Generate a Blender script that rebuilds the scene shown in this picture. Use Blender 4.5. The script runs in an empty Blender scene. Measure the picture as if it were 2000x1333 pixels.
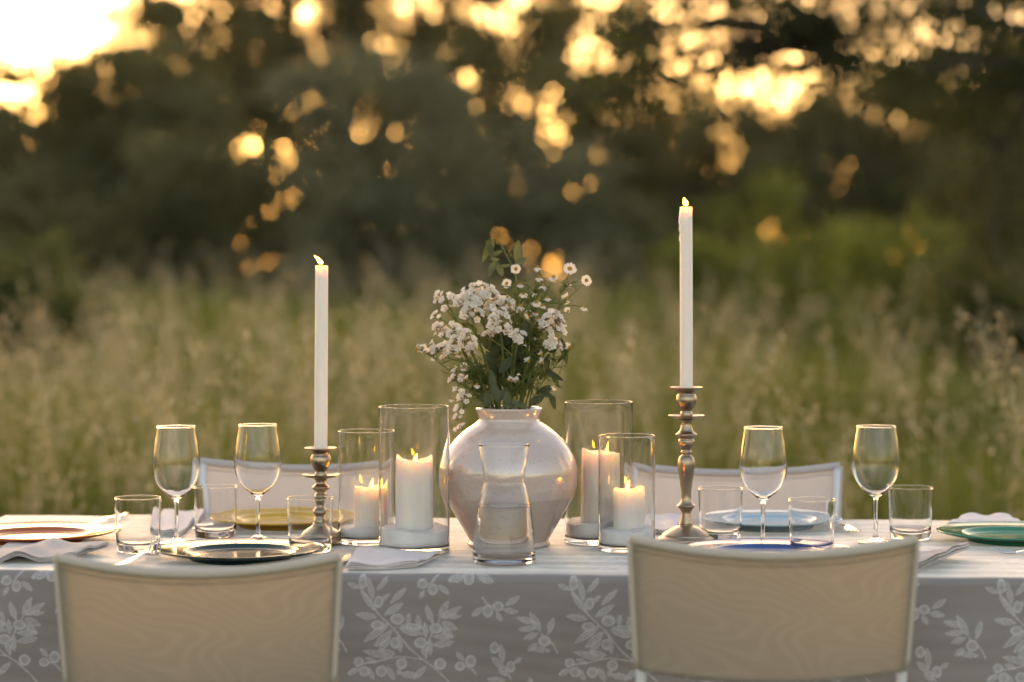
import bpy, bmesh, math, random, zlib
import numpy as np
from mathutils import Vector, Matrix, Euler

R = math.radians
random.seed(7)
rng = np.random.default_rng(11)
scene = bpy.context.scene
col = scene.collection

# ------------------------------------------------------------------ camera
FPX = 4432.0                      # focal length in pixels of the 2000 px wide photograph
CAM_Z = 1.30
PITCH = math.atan((666.5 - 528.0) / FPX)
cam_data = bpy.data.cameras.new('camera')
cam_data.sensor_width = 36.0
cam_data.lens = FPX / 2000.0 * 36.0
cam_data.clip_start = 0.05
cam_data.clip_end = 3000.0
cam_data.dof.use_dof = True
cam_data.dof.focus_distance = 4.47
cam_data.dof.aperture_fstop = cam_data.lens / 43.0
cam = bpy.data.objects.new('camera', cam_data)
col.objects.link(cam)
cam.location = (0, 0, CAM_Z)
cam.rotation_euler = (R(90) - PITCH, 0, 0)
scene.camera = cam

# ------------------------------------------------------------------ sky, sun, exposure
SUN_EL, SUN_AZ = 5.0, -9.0        # degrees; azimuth from +Y, negative = left
world = bpy.data.worlds.new('World')
scene.world = world
world.use_nodes = True
wn, wl = world.node_tree.nodes, world.node_tree.links
wn.clear()
sky = wn.new('ShaderNodeTexSky')
sky.sky_type = 'NISHITA'
sky.sun_disc = False
sky.sun_elevation = R(SUN_EL)
sky.sun_rotation = R(SUN_AZ)
sky.altitude = 100.0
sky.air_density = 0.85
sky.dust_density = 2.4
sky.ozone_density = 0.0
bg = wn.new('ShaderNodeBackground')
bg.inputs['Strength'].default_value = 0.15
wo = wn.new('ShaderNodeOutputWorld')
tint = wn.new('ShaderNodeVectorMath')              # camera white balance for shade
tint.operation = 'MULTIPLY'
tint.inputs[1].default_value = (1.03, 0.945, 1.00)
wl.new(sky.outputs[0], tint.inputs[0])
wl.new(tint.outputs[0], bg.inputs['Color'])
wl.new(bg.outputs[0], wo.inputs['Surface'])

sun_d = bpy.data.lights.new('sun', 'SUN')
sun_d.energy = 0.3
sun_d.angle = R(2.0)
sun_d.color = (1.0, 0.66, 0.36)
sun = bpy.data.objects.new('sun', sun_d)
col.objects.link(sun)
sd = Vector((math.sin(R(SUN_AZ)) * math.cos(R(SUN_EL)), math.cos(R(SUN_AZ)) * math.cos(R(SUN_EL)), math.sin(R(SUN_EL))))
sun.rotation_euler = sd.to_track_quat('Z', 'Y').to_euler()
sun.location = sd * 50

vs = scene.view_settings
vs.view_transform = 'Standard'
vs.look = 'None'
vs.exposure = 2.07
vs.gamma = 1.0
vs.use_curve_mapping = False

cy = scene.cycles
cy.use_denoising = True
cy.use_adaptive_sampling = True
cy.adaptive_threshold = 0.02
cy.adaptive_min_samples = 32
cy.max_bounces = 12
cy.diffuse_bounces = 3
cy.glossy_bounces = 4
cy.transmission_bounces = 12
cy.transparent_max_bounces = 12
cy.sample_clamp_indirect = 6.0
cy.caustics_refractive = True
cy.caustics_reflective = True
cy.blur_glossy = 0.3

# ------------------------------------------------------------------ helpers
CP, SP_ = math.cos(PITCH), math.sin(PITCH)
def ray(px, py):
    a, b = (px - 1000.0) / FPX, -(py - 666.5) / FPX
    return Vector((a, CP + b * SP_, -SP_ + b * CP))
TZ = 0.75                         # table height
def on_table(px, py, z=TZ):
    d = ray(px, py)
    t = (z - CAM_Z) / d.z
    return Vector((0, 0, CAM_Z)) + d * t
def at(px, py, Y):
    d = ray(px, py)
    return Vector((0, 0, CAM_Z)) + d * (Y / d.y)

def tag(o, label=None, cat=None, group=None, kind=None):
    if label: o['label'] = label
    if cat: o['category'] = cat
    if group: o['group'] = group
    if kind: o['kind'] = kind
    return o

def empty(name, loc=(0, 0, 0), rz=0.0):
    o = bpy.data.objects.new(name, None)
    o.empty_display_size = 0.05
    col.objects.link(o)
    o.location = loc
    o.rotation_euler = (0, 0, rz)
    return o

def link(name, me, mat=None, parent=None):
    o = bpy.data.objects.new(name, me)
    if mat is not None and not me.materials:
        me.materials.append(mat)
    col.objects.link(o)
    if parent is not None:
        o.parent = parent
    return o

def copy_tree(o, parent=None):
    c = o.copy()
    col.objects.link(c)
    if parent is not None:
        c.parent = parent
    for ch in o.children:
        copy_tree(ch, c)
    return c

class MB:
    def __init__(s):
        s.v, s.f = [], []
    def add(s, verts, faces):
        b = len(s.v)
        s.v.extend([tuple(p) for p in verts])
        s.f.extend([tuple(i + b for i in f) for f in faces])
        return s
    def box(s, c, size, rot=None):
        x, y, z = [k / 2 for k in size]
        pts = [Vector(p) for p in ((-x,-y,-z),(x,-y,-z),(x,y,-z),(-x,y,-z),(-x,-y,z),(x,-y,z),(x,y,z),(-x,y,z))]
        if rot is not None: pts = [rot @ p for p in pts]
        c = Vector(c)
        return s.add([p + c for p in pts], [(0,3,2,1),(4,5,6,7),(0,1,5,4),(1,2,6,5),(2,3,7,6),(3,0,4,7)])
    def tube(s, pts, rad, n=8, cap=True):
        pts = [Vector(p) for p in pts]
        m = len(pts)
        rads = rad if isinstance(rad, (list, tuple)) else [rad] * m
        vs_, fs = [], []
        up = None
        for i, p in enumerate(pts):
            t = (pts[min(i + 1, m - 1)] - pts[max(i - 1, 0)])
            t = t.normalized() if t.length > 1e-9 else Vector((0, 0, 1))
            if up is None:
                up = Vector((1, 0, 0)) if abs(t.x) < 0.8 else Vector((0, 1, 0))
            a = (up - t * up.dot(t)).normalized()
            b = t.cross(a)
            up = a
            for k in range(n):
                w = 2 * math.pi * k / n
                vs_.append(p + (a * math.cos(w) + b * math.sin(w)) * rads[i])
        for i in range(m - 1):
            for k in range(n):
                k2 = (k + 1) % n
                fs.append((i*n+k, i*n+k2, (i+1)*n+k2, (i+1)*n+k))
        if cap:
            fs.append(tuple(range(n - 1, -1, -1)))
            fs.append(tuple((m-1)*n + k for k in range(n)))
        return s.add(vs_, fs)
    def lathe(s, prof, n=48, c=(0, 0, 0), fn=None):
        c = Vector(c)
        rows, vs_, fs = [], [], []
        for (r, z) in prof:
            if r < 1e-6:
                rows.append([len(vs_)])
                vs_.append(c + Vector((0, 0, z)))
            else:
                rows.append(list(range(len(vs_), len(vs_) + n)))
                for k in range(n):
                    a = 2 * math.pi * k / n
                    rr, zz = (r, z) if fn is None else fn(r, z, a)
                    vs_.append(c + Vector((rr * math.cos(a), rr * math.sin(a), zz)))
        for A, B in zip(rows[:-1], rows[1:]):
            for k in range(n):
                k2 = (k + 1) % n
                if len(A) == 1 and len(B) == 1: continue
                if len(A) == 1: fs.append((A[0], B[k2], B[k]))
                elif len(B) == 1: fs.append((A[k], A[k2], B[0]))
                else: fs.append((A[k], A[k2], B[k2], B[k]))
        return s.add(vs_, fs)
    def mesh(s, name, smooth=True, sharp=None, recalc=True):
        me = bpy.data.meshes.new(name)
        me.from_pydata(s.v, [], s.f)
        if recalc:
            bm = bmesh.new(); bm.from_mesh(me)
            bmesh.ops.recalc_face_normals(bm, faces=bm.faces)
            bm.to_mesh(me); bm.free()
        if smooth:
            me.polygons.foreach_set('use_smooth', [True] * len(me.polygons))
            if sharp: me.set_sharp_from_angle(angle=R(sharp))
        me.update()
        return me
    def build(s, name, mat, parent=None, smooth=True, sharp=None, recalc=True):
        return link(name, s.mesh(name, smooth, sharp, recalc), mat, parent)

def quads_mesh(name, V, F, smooth=False):
    """V (n,3) float array, F (m,4) int array -> mesh, fast"""
    me = bpy.data.meshes.new(name)
    V = np.ascontiguousarray(V, dtype=np.float32)
    F = np.ascontiguousarray(F, dtype=np.int32)
    k = F.shape[1]
    me.vertices.add(len(V)); me.vertices.foreach_set('co', V.ravel())
    me.loops.add(F.size); me.loops.foreach_set('vertex_index', F.ravel())
    me.polygons.add(len(F)); me.polygons.foreach_set('loop_start', np.arange(0, F.size, k, dtype=np.int32))
    if smooth: me.polygons.foreach_set('use_smooth', np.ones(len(F), dtype=bool))
    me.update(calc_edges=True)
    return me

def spline(pts, sub=6):
    """Catmull-Rom through 2-D or 3-D points"""
    P = [Vector(p) if len(p) == 3 else Vector((p[0], p[1], 0)) for p in pts]
    d3 = len(pts[0]) == 3
    out = []
    for i in range(len(P) - 1):
        p0, p1, p2, p3 = P[max(i-1, 0)], P[i], P[i+1], P[min(i+2, len(P)-1)]
        for k in range(sub):
            t = k / sub
            out.append(0.5 * ((2*p1) + (-p0+p2)*t + (2*p0-5*p1+4*p2-p3)*t*t + (-p0+3*p1-3*p2+p3)*t**3))
    out.append(P[-1])
    return out if d3 else [(max(o.x, 0.0), o.y) for o in out]

def round_corner(a, c, b, r, n=4):
    """profile points replacing the corner c between a and b by an arc-like curve"""
    a, b, c = Vector(a), Vector(b), Vector(c)
    p = c + (a - c).normalized() * min(r, (a - c).length * .49)
    q = c + (b - c).normalized() * min(r, (b - c).length * .49)
    return [tuple((p*(1-t)**2 + c*2*t*(1-t) + q*t*t)) for t in [k / n for k in range(n + 1)]]

def rounded_profile(pts, r, n=4):
    out = [pts[0]]
    for i in range(1, len(pts) - 1):
        rr = r[i] if isinstance(r, (list, tuple)) else r
        if rr <= 0: out.append(pts[i])
        else: out.extend(round_corner(pts[i-1], pts[i], pts[i+1], rr, n))
    out.append(pts[-1])
    return out

def refine(prof, step):
    out = [prof[0]]
    for a, b in zip(prof[:-1], prof[1:]):
        L = math.hypot(b[0]-a[0], b[1]-a[1])
        k = max(1, int(L / step))
        for i in range(1, k + 1):
            t = i / k
            out.append((a[0] + (b[0]-a[0])*t, a[1] + (b[1]-a[1])*t))
    return out

# ------------------------------------------------------------------ materials
MATS = {}
def new_mat(name):
    m = bpy.data.materials.new(name)
    m.use_nodes = True
    return m, m.node_tree.nodes, m.node_tree.links, m.node_tree.nodes['Principled BSDF']

def simple(name, colr, rough=0.5, metal=0.0, spec=0.5, var=0.0, vscale=30.0, bump=0.0, bscale=200.0, **kw):
    m, n, l, p = new_mat(name)
    p.inputs['Base Color'].default_value = (*colr, 1)
    p.inputs['Roughness'].default_value = rough
    p.inputs['Metallic'].default_value = metal
    p.inputs['Specular IOR Level'].default_value = spec
    for k, v in kw.items():
        p.inputs[k].default_value = v
    tc = None
    if var or bump:
        tc = n.new('ShaderNodeTexCoord')
    if var:
        t = n.new('ShaderNodeTexNoise'); t.inputs['Scale'].default_value = vscale; t.inputs['Detail'].default_value = 5
        l.new(tc.outputs['Object'], t.inputs['Vector'])
        mx = n.new('ShaderNodeMix'); mx.data_type = 'RGBA'
        mx.inputs[6].default_value = (*[max(0, c * (1 - var)) for c in colr], 1)
        mx.inputs[7].default_value = (*[min(1, c * (1 + var)) for c in colr], 1)
        l.new(t.outputs['Fac'], mx.inputs[0]); l.new(mx.outputs[2], p.inputs['Base Color'])
    if bump:
        t2 = n.new('ShaderNodeTexNoise'); t2.inputs['Scale'].default_value = bscale; t2.inputs['Detail'].default_value = 4
        l.new(tc.outputs['Object'], t2.inputs['Vector'])
        b = n.new('ShaderNodeBump'); b.inputs['Strength'].default_value = bump; b.inputs['Distance'].default_value = 0.002
        l.new(t2.outputs['Fac'], b.inputs['Height']); l.new(b.outputs[0], p.inputs['Normal'])
    MATS[name] = m
    return m

def leafy(name, c0, c1, scale=1.5, transl=0.45, rough=0.55, tint=(1.15, 1.1, 0.6), spec=0.3):
    """two-sided foliage: reflects and lets light through; colour varies from clump to clump"""
    m, n, l, p = new_mat(name)
    tc = n.new('ShaderNodeTexCoord')
    t = n.new('ShaderNodeTexNoise'); t.inputs['Scale'].default_value = scale; t.inputs['Detail'].default_value = 6
    l.new(tc.outputs['Object'], t.inputs['Vector'])
    rp = n.new('ShaderNodeValToRGB')
    rp.color_ramp.elements[0].position = 0.3; rp.color_ramp.elements[1].position = 0.7
    rp.color_ramp.elements[0].color = (*c0, 1); rp.color_ramp.elements[1].color = (*c1, 1)
    l.new(t.outputs['Fac'], rp.inputs['Fac'])
    p.inputs['Roughness'].default_value = rough
    p.inputs['Specular IOR Level'].default_value = spec
    l.new(rp.outputs['Color'], p.inputs['Base Color'])
    tr = n.new('ShaderNodeBsdfTranslucent')
    vm = n.new('ShaderNodeVectorMath'); vm.operation = 'MULTIPLY'; vm.inputs[1].default_value = tint
    l.new(rp.outputs['Color'], vm.inputs[0]); l.new(vm.outputs[0], tr.inputs['Color'])
    ms = n.new('ShaderNodeMixShader'); ms.inputs[0].default_value = transl
    l.new(p.outputs[0], ms.inputs[1]); l.new(tr.outputs[0], ms.inputs[2])
    l.new(ms.outputs[0], n['Material Output'].inputs['Surface'])
    MATS[name] = m
    return m

def glass(name, colr=(1, 1, 1), ior=1.45, rough=0.0, smudge=0.0):
    m, n, l, p = new_mat(name)
    p.inputs['Base Color'].default_value = (*colr, 1)
    p.inputs['Transmission Weight'].default_value = 1.0
    p.inputs['Roughness'].default_value = rough
    p.inputs['IOR'].default_value = ior
    if smudge:
        tc = n.new('ShaderNodeTexCoord')
        t = n.new('ShaderNodeTexNoise'); t.inputs['Scale'].default_value = 18; t.inputs['Detail'].default_value = 8
        mp = n.new('ShaderNodeMapping'); mp.inputs['Scale'].default_value = (1, 1, 0.35)
        l.new(tc.outputs['Object'], mp.inputs[0]); l.new(mp.outputs[0], t.inputs['Vector'])
        d = n.new('ShaderNodeBsdfTranslucent'); d.inputs['Color'].default_value = (0.9, 0.9, 0.9, 1)
        d2 = n.new('ShaderNodeBsdfDiffuse'); d2.inputs['Color'].default_value = (0.8, 0.8, 0.8, 1)
        ad = n.new('ShaderNodeMixShader'); ad.inputs[0].default_value = 0.5
        l.new(d.outputs[0], ad.inputs[1]); l.new(d2.outputs[0], ad.inputs[2])
        mr = n.new('ShaderNodeMapRange'); mr.inputs[1].default_value = 0.42; mr.inputs[2].default_value = 0.8
        mr.inputs[3].default_value = 0.0; mr.inputs[4].default_value = smudge
        l.new(t.outputs['Fac'], mr.inputs[0])
        ms = n.new('ShaderNodeMixShader')
        l.new(mr.outputs[0], ms.inputs[0]); l.new(p.outputs[0], ms.inputs[1]); l.new(ad.outputs[0], ms.inputs[2])
        l.new(ms.outputs[0], n['Material Output'].inputs['Surface'])
    MATS[name] = m
    return m

def wax_mat():
    m, n, l, p = new_mat('wax')
    p.inputs['Base Color'].default_value = (0.94, 0.855, 0.785, 1)
    p.inputs['Roughness'].default_value = 0.42
    p.inputs['Subsurface Weight'].default_value = 1.0
    p.inputs['Subsurface Radius'].default_value = (1.0, 0.62, 0.34)
    p.inputs['Subsurface Scale'].default_value = 0.022
    MATS['wax'] = m
wax_mat()

def flame_mat():
    m, n, l, p = new_mat('flame')
    e = n.new('ShaderNodeEmission')
    e.inputs['Color'].default_value = (1.0, 0.40, 0.016, 1)
    e.inputs['Strength'].default_value = 34.0
    l.new(e.outputs[0], n['Material Output'].inputs['Surface'])
    MATS['flame'] = m
flame_mat()

def cloth_mat():
    """linen damask: the woven olive pattern comes from the 'weave' attribute of the mesh"""
    m, n, l, p = new_mat('damask')
    a = n.new('ShaderNodeAttribute'); a.attribute_name = 'weave'
    tc = n.new('ShaderNodeTexCoord')
    no = n.new('ShaderNodeTexNoise'); no.inputs['Scale'].default_value = 6; no.inputs['Detail'].default_value = 6
    l.new(tc.outputs['Object'], no.inputs['Vector'])
    base = n.new('ShaderNodeMix'); base.data_type = 'RGBA'
    base.inputs[6].default_value = (0.25, 0.218, 0.195, 1); base.inputs[7].default_value = (0.315, 0.275, 0.245, 1)
    l.new(no.outputs['Fac'], base.inputs[0])
    mx = n.new('ShaderNodeMix'); mx.data_type = 'RGBA'
    mx.inputs[7].default_value = (0.61, 0.57, 0.555, 1)
    l.new(a.outputs['Fac'], mx.inputs[0]); l.new(base.outputs[2], mx.inputs[6]); l.new(mx.outputs[2], p.inputs['Base Color'])
    p.inputs['Roughness'].default_value = 0.55
    p.inputs['Specular IOR Level'].default_value = 0.5
    p.inputs['Sheen Weight'].default_value = 0.9
    p.inputs['Sheen Roughness'].default_value = 0.4
    p.inputs['Sheen Tint'].default_value = (1, 1, 1, 1)
    th = n.new('ShaderNodeTexNoise'); th.inputs['Scale'].default_value = 1.0; th.inputs['Detail'].default_value = 3
    mp = n.new('ShaderNodeMapping'); mp.inputs['Scale'].default_value = (90, 500, 700)
    l.new(tc.outputs['Object'], mp.inputs[0]); l.new(mp.outputs[0], th.inputs['Vector'])
    b = n.new('ShaderNodeBump'); b.inputs['Strength'].default_value = 0.35; b.inputs['Distance'].default_value = 0.001
    l.new(th.outputs['Fac'], b.inputs['Height']); l.new(b.outputs[0], p.inputs['Normal'])
    MATS['damask'] = m
cloth_mat()

def fabric_mat(name, colr, transl=0.3, moire=0.0):
    m, n, l, p = new_mat(name)
    tc = n.new('ShaderNodeTexCoord')
    mp = n.new('ShaderNodeMapping'); mp.inputs['Scale'].default_value = (1.0, 1.0, 2.2)
    l.new(tc.outputs['Object'], mp.inputs[0])
    nz = n.new('ShaderNodeTexNoise'); nz.inputs['Scale'].default_value = 3.6; nz.inputs['Detail'].default_value = 0.6
    l.new(mp.outputs[0], nz.inputs['Vector'])
    mu = n.new('ShaderNodeMath'); mu.operation = 'MULTIPLY'; mu.inputs[1].default_value = 190.0
    l.new(nz.outputs['Fac'], mu.inputs[0])
    w = n.new('ShaderNodeMath'); w.operation = 'SINE'; l.new(mu.outputs[0], w.inputs[0])
    sm = n.new('ShaderNodeMapRange'); sm.interpolation_type = 'SMOOTHSTEP'
    sm.inputs[1].default_value = -0.2; sm.inputs[2].default_value = 1.0
    l.new(w.outputs[0], sm.inputs[0])
    # fades in and out over the panel
    nz2 = n.new('ShaderNodeTexNoise'); nz2.inputs['Scale'].default_value = 7.0
    l.new(tc.outputs['Object'], nz2.inputs['Vector'])
    sm2 = n.new('ShaderNodeMath'); sm2.operation = 'MULTIPLY'
    l.new(sm.outputs[0], sm2.inputs[0]); l.new(nz2.outputs['Fac'], sm2.inputs[1])
    w = sm2
    # weave relief
    wv = n.new('ShaderNodeTexWave'); wv.inputs['Scale'].default_value = 420; wv.bands_direction = 'X'
    wz = n.new('ShaderNodeTexWave'); wz.inputs['Scale'].default_value = 420; wz.bands_direction = 'Z'
    l.new(tc.outputs['Object'], wv.inputs['Vector']); l.new(tc.outputs['Object'], wz.inputs['Vector'])
    ad = n.new('ShaderNodeMath'); ad.operation = 'ADD'
    l.new(wv.outputs['Fac'], ad.inputs[0]); l.new(wz.outputs['Fac'], ad.inputs[1])
    bp = n.new('ShaderNodeBump'); bp.inputs['Strength'].default_value = 0.4; bp.inputs['Distance'].default_value = 0.0006
    l.new(ad.outputs[0], bp.inputs['Height']); l.new(bp.outputs[0], p.inputs['Normal'])
    mx = n.new('ShaderNodeMix'); mx.data_type = 'RGBA'
    mx.inputs[6].default_value = (*[c * (1 - moire) for c in colr], 1)
    mx.inputs[7].default_value = (*[min(1, c * (1 + moire)) for c in colr], 1)
    l.new(w.outputs[0], mx.inputs[0])
    l.new(mx.outputs[2], p.inputs['Base Color'])
    p.inputs['Roughness'].default_value = 0.7
    p.inputs['Specular IOR Level'].default_value = 0.25
    tr = n.new('ShaderNodeBsdfTranslucent'); l.new(mx.outputs[2], tr.inputs['Color'])
    ms = n.new('ShaderNodeMixShader'); ms.inputs[0].default_value = transl
    l.new(p.outputs[0], ms.inputs[1]); l.new(tr.outputs[0], ms.inputs[2])
    l.new(ms.outputs[0], n['Material Output'].inputs['Surface'])
    MATS[name] = m
    return m
fabric_mat('sling_fabric', (0.42, 0.35, 0.255), 0.30, 0.05)
fabric_mat('sling_white', (0.70, 0.67, 0.66), 0.28, 0.01)
simple('hem', (0.58, 0.50, 0.40), 0.8)  # hems of the tan chairs: same fabric, light from above painted into the colour
simple('white_metal', (0.78, 0.77, 0.74), 0.4)
simple('napkin_linen', (0.86, 0.78, 0.73), 0.85, bump=0.5, bscale=900, var=0.06, vscale=60)
simple('napkin_grey', (0.58, 0.53, 0.49), 0.85, bump=0.5, bscale=900, var=0.06, vscale=60)
simple('steel', (0.72, 0.71, 0.70), 0.16, metal=1.0, bump=0.05, bscale=400)
simple('brass', (0.43, 0.335, 0.23), 0.33, metal=1.0, var=0.35, vscale=60, bump=0.25, bscale=120)
simple('wick', (0.03, 0.025, 0.02), 0.9)
simple('salt', (0.95, 0.89, 0.85), 0.6, bump=1.0, bscale=420, var=0.1, vscale=500)
glass('glass', (0.99, 0.99, 0.99), 1.41)
glass('thin_glass', (0.995, 0.995, 0.995), 1.36)
glass('glass_dusty', (0.985, 0.985, 0.98), 1.40, smudge=0.1)
glass('water', (0.88, 0.86, 0.83), 1.26)
simple('wood', (0.24, 0.16, 0.09), 0.6, var=0.2)

def plate_mat(name, colr, var=0.12):
    return simple(name, colr, 0.09, var=var, vscale=25, bump=0.08, bscale=60, spec=0.26)
plate_mat('plate_terracotta', (0.46, 0.12, 0.035))
plate_mat('plate_dark_green', (0.012, 0.05, 0.048))
plate_mat('plate_mustard', (0.72, 0.43, 0.04))
plate_mat('plate_pale_blue', (0.42, 0.56, 0.62))
plate_mat('plate_blue', (0.045, 0.11, 0.30))
plate_mat('plate_green', (0.045, 0.24, 0.14))

def vase_mat():
    m, n, l, p = new_mat('vase_glaze')
    tc = n.new('ShaderNodeTexCoord')
    t = n.new('ShaderNodeTexNoise'); t.inputs['Scale'].default_value = 9; t.inputs['Detail'].default_value = 8
    l.new(tc.outputs['Object'], t.inputs['Vector'])
    mx = n.new('ShaderNodeMix'); mx.data_type = 'RGBA'
    mx.inputs[6].default_value = (0.54, 0.41, 0.335, 1); mx.inputs[7].default_value = (0.76, 0.61, 0.52, 1)
    l.new(t.outputs['Fac'], mx.inputs[0])
    vo = n.new('ShaderNodeTexNoise'); vo.inputs['Scale'].default_value = 240; vo.inputs['Detail'].default_value = 2
    l.new(tc.outputs['Object'], vo.inputs['Vector'])
    mr = n.new('ShaderNodeMapRange'); mr.inputs[1].default_value = 0.30; mr.inputs[2].default_value = 0.38
    mr.inputs[3].default_value = 0.72; mr.inputs[4].default_value = 1.0
    l.new(vo.outputs['Fac'], mr.inputs[0])
    mu = n.new('ShaderNodeVectorMath'); mu.operation = 'SCALE'
    l.new(mx.outputs[2], mu.inputs[0]); l.new(mr.outputs[0], mu.inputs['Scale'])
    l.new(mu.outputs[0], p.inputs['Base Color'])
    p.inputs['Roughness'].default_value = 0.12
    p.inputs['IOR'].default_value = 2.2
    mp = n.new('ShaderNodeMapping'); mp.inputs['Scale'].default_value = (1, 1, 4)
    l.new(tc.outputs['Object'], mp.inputs[0])
    t2 = n.new('ShaderNodeTexNoise'); t2.inputs['Scale'].default_value = 14; t2.inputs['Detail'].default_value = 3
    l.new(mp.outputs[0], t2.inputs['Vector'])
    b = n.new('ShaderNodeBump'); b.inputs['Strength'].default_value = 0.3; b.inputs['Distance'].default_value = 0.004
    l.new(t2.outputs['Fac'], b.inputs['Height']); l.new(b.outputs[0], p.inputs['Normal'])
    MATS['vase_glaze'] = m
vase_mat()

leafy('olive_far', (0.120, 0.116, 0.055), (0.290, 0.270, 0.130), 0.7, 0.55, tint=(1.15, 1.05, 0.65))  # leaf colour lifted, standing in for haze over the far trees
leafy('olive_grey', (0.150, 0.148, 0.085), (0.290, 0.280, 0.170), 0.9, 0.5, tint=(1.1, 1.05, 0.75))
leafy('oak_leaf', (0.045, 0.052, 0.020), (0.110, 0.118, 0.042), 1.5, 0.5)
leafy('bush_leaf', (0.125, 0.150, 0.032), (0.250, 0.270, 0.065), 1.2, 0.6)
leafy('bush_soft', (0.075, 0.095, 0.028), (0.150, 0.165, 0.055), 1.2, 0.5)
leafy('grass_blade', (0.120, 0.150, 0.022), (0.285, 0.290, 0.062), 0.45, 0.5, tint=(1.15, 1.05, 0.55))
leafy('oat_straw', (0.34, 0.30, 0.18), (0.58, 0.52, 0.36), 3.0, 0.45, tint=(1.1, 1.0, 0.75))
simple('bark', (0.055, 0.042, 0.032), 0.9, var=0.4, vscale=6, bump=1.0, bscale=30)
simple('soil', (0.075, 0.072, 0.028), 0.95, var=0.4, vscale=1.2)
leafy('stem_green', (0.17, 0.20, 0.045), (0.27, 0.29, 0.085), 40, 0.3)
leafy('feather_leaf', (0.16, 0.20, 0.04), (0.26, 0.30, 0.08), 40, 0.45)
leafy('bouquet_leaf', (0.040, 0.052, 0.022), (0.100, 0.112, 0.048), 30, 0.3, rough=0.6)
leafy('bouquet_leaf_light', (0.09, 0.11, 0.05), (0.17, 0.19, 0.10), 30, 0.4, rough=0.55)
leafy('petal', (0.86, 0.79, 0.69), (0.97, 0.91, 0.80), 60, 0.42, rough=0.7, tint=(1.0, 0.95, 0.85))
leafy('bract', (0.20, 0.15, 0.09), (0.36, 0.28, 0.18), 90, 0.3)
simple('pollen', (0.60, 0.32, 0.02), 0.8, bump=0.8, bscale=1500)

# ------------------------------------------------------------------ setting: ground
def rise(y):
    t = np.clip((y - 9.0) / 38.0, 0, 1)
    return 0.75 * t * t * (3 - 2 * t)

def build_ground():
    n = 60
    xs = np.concatenate([-np.geomspace(400, 8, 24), np.linspace(-7, 7, 24), np.geomspace(8, 400, 24)])
    ys = np.concatenate([-np.geomspace(300, 3, 14), np.linspace(-2, 60, 70), np.geomspace(62, 1500, 16)])
    X, Y = np.meshgrid(xs, ys)
    Z = 0.05 * np.sin(X * 0.9 + 1.3) * np.sin(Y * 0.7) + 0.04 * np.sin(X * 0.31) - 0.06
    near = np.exp(-(((X) / 3.0) ** 2 + ((Y - 4.4) / 3.0) ** 2))
    Z = Z * (1 - near) + rise(Y)
    V = np.stack([X.ravel(), Y.ravel(), Z.ravel()], 1)
    w = len(xs)
    i, j = np.meshgrid(np.arange(len(ys) - 1), np.arange(w - 1), indexing='ij')
    a = (i * w + j).ravel()
    F = np.stack([a, a + 1, a + w + 1, a + w], 1)
    o = link('ground', quads_mesh('ground', V, F, True), MATS['soil'])
    tag(o, 'olive brown meadow soil under the tall grass', kind='structure')
build_ground()

# ------------------------------------------------------------------ setting: trees
def leaf_quads(C, L, W, up_bias=0.0, droop=0.0):
    """rhombic leaves at centres C"""
    n = len(C)
    d = rng.normal(size=(n, 3)); d[:, 2] -= droop
    d /= np.linalg.norm(d, axis=1)[:, None]
    u = rng.normal(size=(n, 3)); u[:, 2] += up_bias
    s = np.cross(d, u); s /= np.linalg.norm(s, axis=1)[:, None] + 1e-9
    l = (L * rng.uniform(0.7, 1.3, n))[:, None]; w = (W * rng.uniform(0.7, 1.3, n))[:, None]
    V = np.stack([C - d * l / 2, C + s * w / 2 - d * l * 0.05, C + d * l / 2, C - s * w / 2 - d * l * 0.05], 1).reshape(-1, 3)
    F = np.arange(4 * n).reshape(n, 4)
    return V, F

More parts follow.
